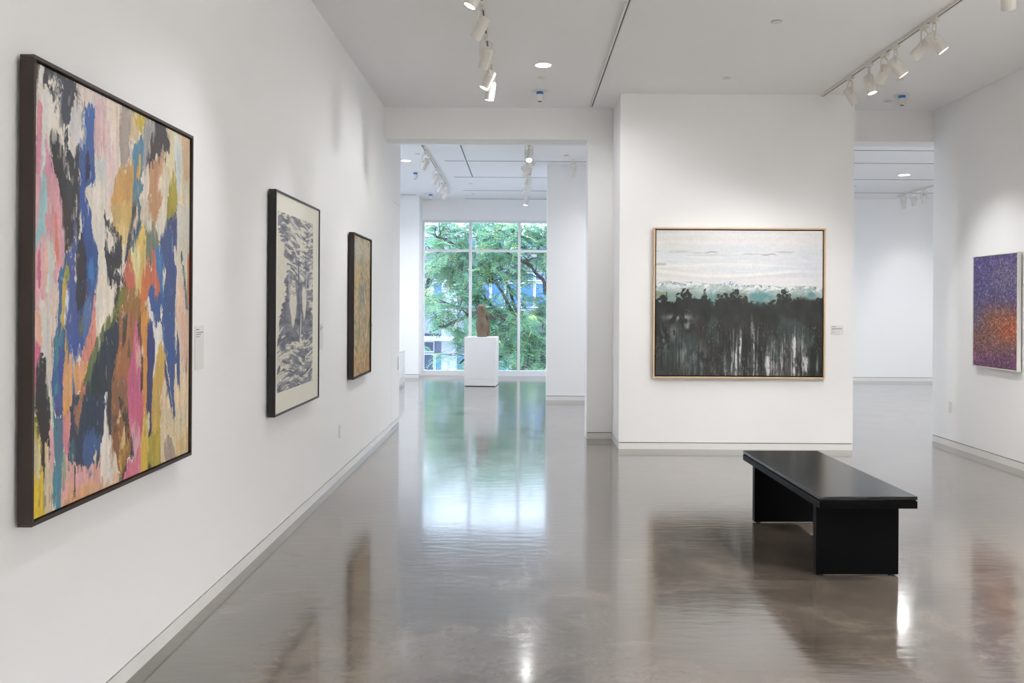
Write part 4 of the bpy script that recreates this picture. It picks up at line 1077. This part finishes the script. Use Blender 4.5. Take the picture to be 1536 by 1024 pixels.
# the tree in front of the window
def srgb3(c): return np.array(srgb(*c)[:3])
tr = thing('street_tree', 'feathery green street tree filling the tall window', 'tree', (1.5, 27.0, -5.0))
rnd = random.Random(4)
bm = bmesh.new(); tips = []
def limb(p, q, r0, r1, sag=.0, seg=7, jit=.10):
    pts = []; rad = []
    for i in range(seg + 1):
        t_ = i / seg
        v = Vector(p).lerp(Vector(q), t_) + Vector((rnd.uniform(-jit, jit), rnd.uniform(-jit, jit), rnd.uniform(-jit, jit) * .6)) * (1 if 0 < i < seg else 0)
        v.z += sag * math.sin(t_ * math.pi)
        pts.append(v); rad.append(r0 + (r1 - r0) * t_)
    tube(bm, pts, rad, 8)
    return pts
def tp(px, py, dy=0.0):
    """point of the crown in tree coordinates from its height and side offset at the tree's distance"""
    y = 27.0 + dy
    return Vector(((px - 782) / 1300 * y - 1.5, dy, 1.5 - (py - 457.3) / 1300 * y + 5.0))
limb((0, 0, 0), tp(842, 565), .20, .16, 0, 8, .05)
MAIN = [(tp(842, 565), tp(812, 535), tp(782, 488, -.3), tp(742, 422, -.5), tp(708, 380, -.6)),
        (tp(842, 565), tp(826, 470, .2), tp(817, 424, .2), tp(796, 398, .1), tp(770, 360, 0)),
        (tp(826, 470, .2), tp(820, 420, .4), tp(822, 380, .5), tp(815, 345, .5)),
        (tp(782, 488, -.3), tp(752, 478, -.7), tp(715, 468, -1.0), tp(672, 455, -1.1)),
        (tp(742, 422, -.5), tp(712, 420, -.3), tp(680, 410, .1), tp(650, 400, .2)),
        (tp(782, 488, -.3), tp(768, 445, .4), tp(752, 408, .7), tp(748, 370, .8)),
        (tp(812, 535), tp(770, 520, .6), tp(730, 505, .9), tp(690, 500, 1.0)),
        (tp(842, 565), tp(870, 500, .3), tp(905, 450, .5), tp(930, 400, .5)),
        (tp(870, 500, .3), tp(868, 430, -.5), tp(860, 370, -.6), tp(850, 345, -.6)),
        (tp(842, 565), tp(880, 520, -.8), tp(925, 500, -1.0), tp(960, 480, -1.1)),
        (tp(708, 380, -.6), tp(672, 362, -.4), tp(640, 348, -.2)),
        (tp(742, 422, -.5), tp(700, 395, .6), tp(655, 378, .9), tp(630, 372, 1)),
        (tp(715, 468, -1.0), tp(675, 485, -.6), tp(645, 498, -.4)),
        (tp(730, 505, .9), tp(712, 525, .5), tp(690, 545, .3)),
        (tp(770, 520, .6), tp(752, 535, -.5), tp(735, 548, -.8)),
        (tp(650, 400, .2), tp(640, 430, .5), tp(632, 460, .7)),
        (tp(812, 535), tp(795, 545, -.8), tp(780, 556, -1.2)),
        (tp(770, 360, 0), tp(745, 350, .5), tp(715, 343, .7), tp(690, 350, .7)),
        (tp(752, 478, -.7), tp(730, 450, .3), tp(705, 440, .8), tp(675, 432, 1)),
        (tp(796, 398, .1), tp(775, 385, -.8), tp(752, 372, -1.2), tp(735, 352, -1.3))]
for ch in MAIN:
    r = .12 if ch[0] == MAIN[0][0] else .06
    for i, (p_, q_) in enumerate(zip(ch, ch[1:])):
        limb(p_, q_, r * (1 - i * .24), r * (1 - (i + 1) * .24), .0, 4, .04)
        for _ in range(4):
            base = Vector(p_).lerp(Vector(q_), rnd.random())
            dirn = Vector((rnd.gauss(0, 1), rnd.gauss(0, 1), rnd.gauss(.25, .7))).normalized()
            end = base + dirn * rnd.uniform(.5, 1.1)
            tips.append((base, end)); limb(base, end, .018, .006, .05, 3, .04)
            for _ in range(2):
                b2 = base.lerp(end, rnd.uniform(.4, 1)); d2 = (dirn + Vector((rnd.gauss(0, .8), rnd.gauss(0, .8), rnd.gauss(0, .6)))).normalized()
                e2 = b2 + d2 * rnd.uniform(.3, .7); tips.append((b2, e2)); limb(b2, e2, .009, .004, .03, 2, .02)
obj('trunk_and_branches', bm, BARK, tr, smooth=True)
# pinnate leaves along the twigs
V_, F_, C_ = [], [], []
g_lo, g_hi, g_ye = srgb3((78, 132, 110)), srgb3((150, 190, 148)), srgb3((188, 202, 126))
nr = np.random.default_rng(9)
def pinnate(o, d, n_pairs, ln, col):
    d = d.normalized(); side = d.cross(Vector((nr.normal() * .3, nr.normal() * .3, 1))).normalized()
    nrm = side.cross(d).normalized()
    for i in range(n_pairs):
        t_ = (i + 1) / n_pairs
        p_ = o + d * (ln * t_) + Vector((0, 0, -.35 * ln * t_ * t_))
        for sg in (-1, 1):
            a = (side * sg + d * .45 - Vector((0, 0, .25))).normalized()
            L_ = ln * .34 * (1 - .35 * abs(t_ - .45)); w_ = L_ * .19
            wd = a.cross(nrm).normalized()
            k = len(V_)
            V_.extend([tuple(p_), tuple(p_ + a * L_ * .5 + wd * w_ + nrm * w_ * .3), tuple(p_ + a * L_), tuple(p_ + a * L_ * .5 - wd * w_ + nrm * w_ * .3)])
            F_.append((k, k + 1, k + 2, k + 3)); C_.extend([col] * 4)
for (b_, e_) in tips:
    for _ in range(LEAVES):
        o_ = Vector(b_).lerp(Vector(e_), rnd.uniform(.15, 1.05)) + Vector((rnd.gauss(0, .10), rnd.gauss(0, .10), rnd.gauss(0, .09)))
        dd = (Vector(e_) - Vector(b_)).normalized() * .6 + Vector((rnd.gauss(0, .7), rnd.gauss(0, .7), rnd.gauss(-.15, .35)))
        u_ = rnd.random(); c_ = g_lo * (1 - u_) + g_hi * u_
        if rnd.random() < .08: c_ = g_ye
        pinnate(o_, dd, 6, rnd.uniform(.24, .38), c_)
me = bpy.data.meshes.new('foliage'); me.from_pydata(V_, [], F_)
ca = me.color_attributes.new('pigment', 'FLOAT_COLOR', 'POINT')
ca.data.foreach_set('color', np.concatenate([np.array(C_), np.ones((len(C_), 1))], 1).ravel().astype(np.float32))
me.materials.append(LEAF)
fo = bpy.data.objects.new('foliage', me); COL.objects.link(fo); fo.parent = tr

# ================================================================== SKY, CAMERA
wd = bpy.data.worlds.new('overcast_sky'); scene.world = wd; wd.use_nodes = True
nt = wd.node_tree; bg = nt.nodes['Background']
tc = nt.nodes.new('ShaderNodeTexCoord'); sp = nt.nodes.new('ShaderNodeSeparateXYZ'); rp = nt.nodes.new('ShaderNodeValToRGB')
rp.color_ramp.elements[0].position = .0; rp.color_ramp.elements[0].color = (.51, .57, .73, 1)
rp.color_ramp.elements[1].position = .8; rp.color_ramp.elements[1].color = (1.28, 1.42, 1.76, 1)
nt.links.new(tc.outputs['Generated'], sp.inputs[0]); nt.links.new(sp.outputs['Z'], rp.inputs['Fac']); nt.links.new(rp.outputs['Color'], bg.inputs['Color'])
bg.inputs['Strength'].default_value = SKY

cam = bpy.data.cameras.new('camera'); co = bpy.data.objects.new('camera', cam); COL.objects.link(co)
cam.sensor_width = 36.0; cam.lens = 1300 / 1536 * 36.0
cam.shift_x = -14 / 1536; cam.shift_y = -54 / 1536
co.matrix_world = Matrix.Translation((0, 0, 1.5)) @ Matrix.Rotation(math.radians(90), 4, 'X') @ Matrix.Rotation(math.radians(.34), 4, 'Z')
cam.clip_end = 300; cam.clip_start = .05
scene.camera = co

vs = scene.view_settings
scene.display_settings.display_device = 'sRGB'
vs.view_transform = 'Standard'; vs.look = 'None'; vs.exposure = EXPOSURE; vs.gamma = 1; vs.use_curve_mapping = False
scene.cycles.use_denoising = True
scene.cycles.max_bounces = 10; scene.cycles.diffuse_bounces = 5; scene.cycles.glossy_bounces = 5
scene.cycles.transparent_max_bounces = 24
scene.cycles.sample_clamp_indirect = 8
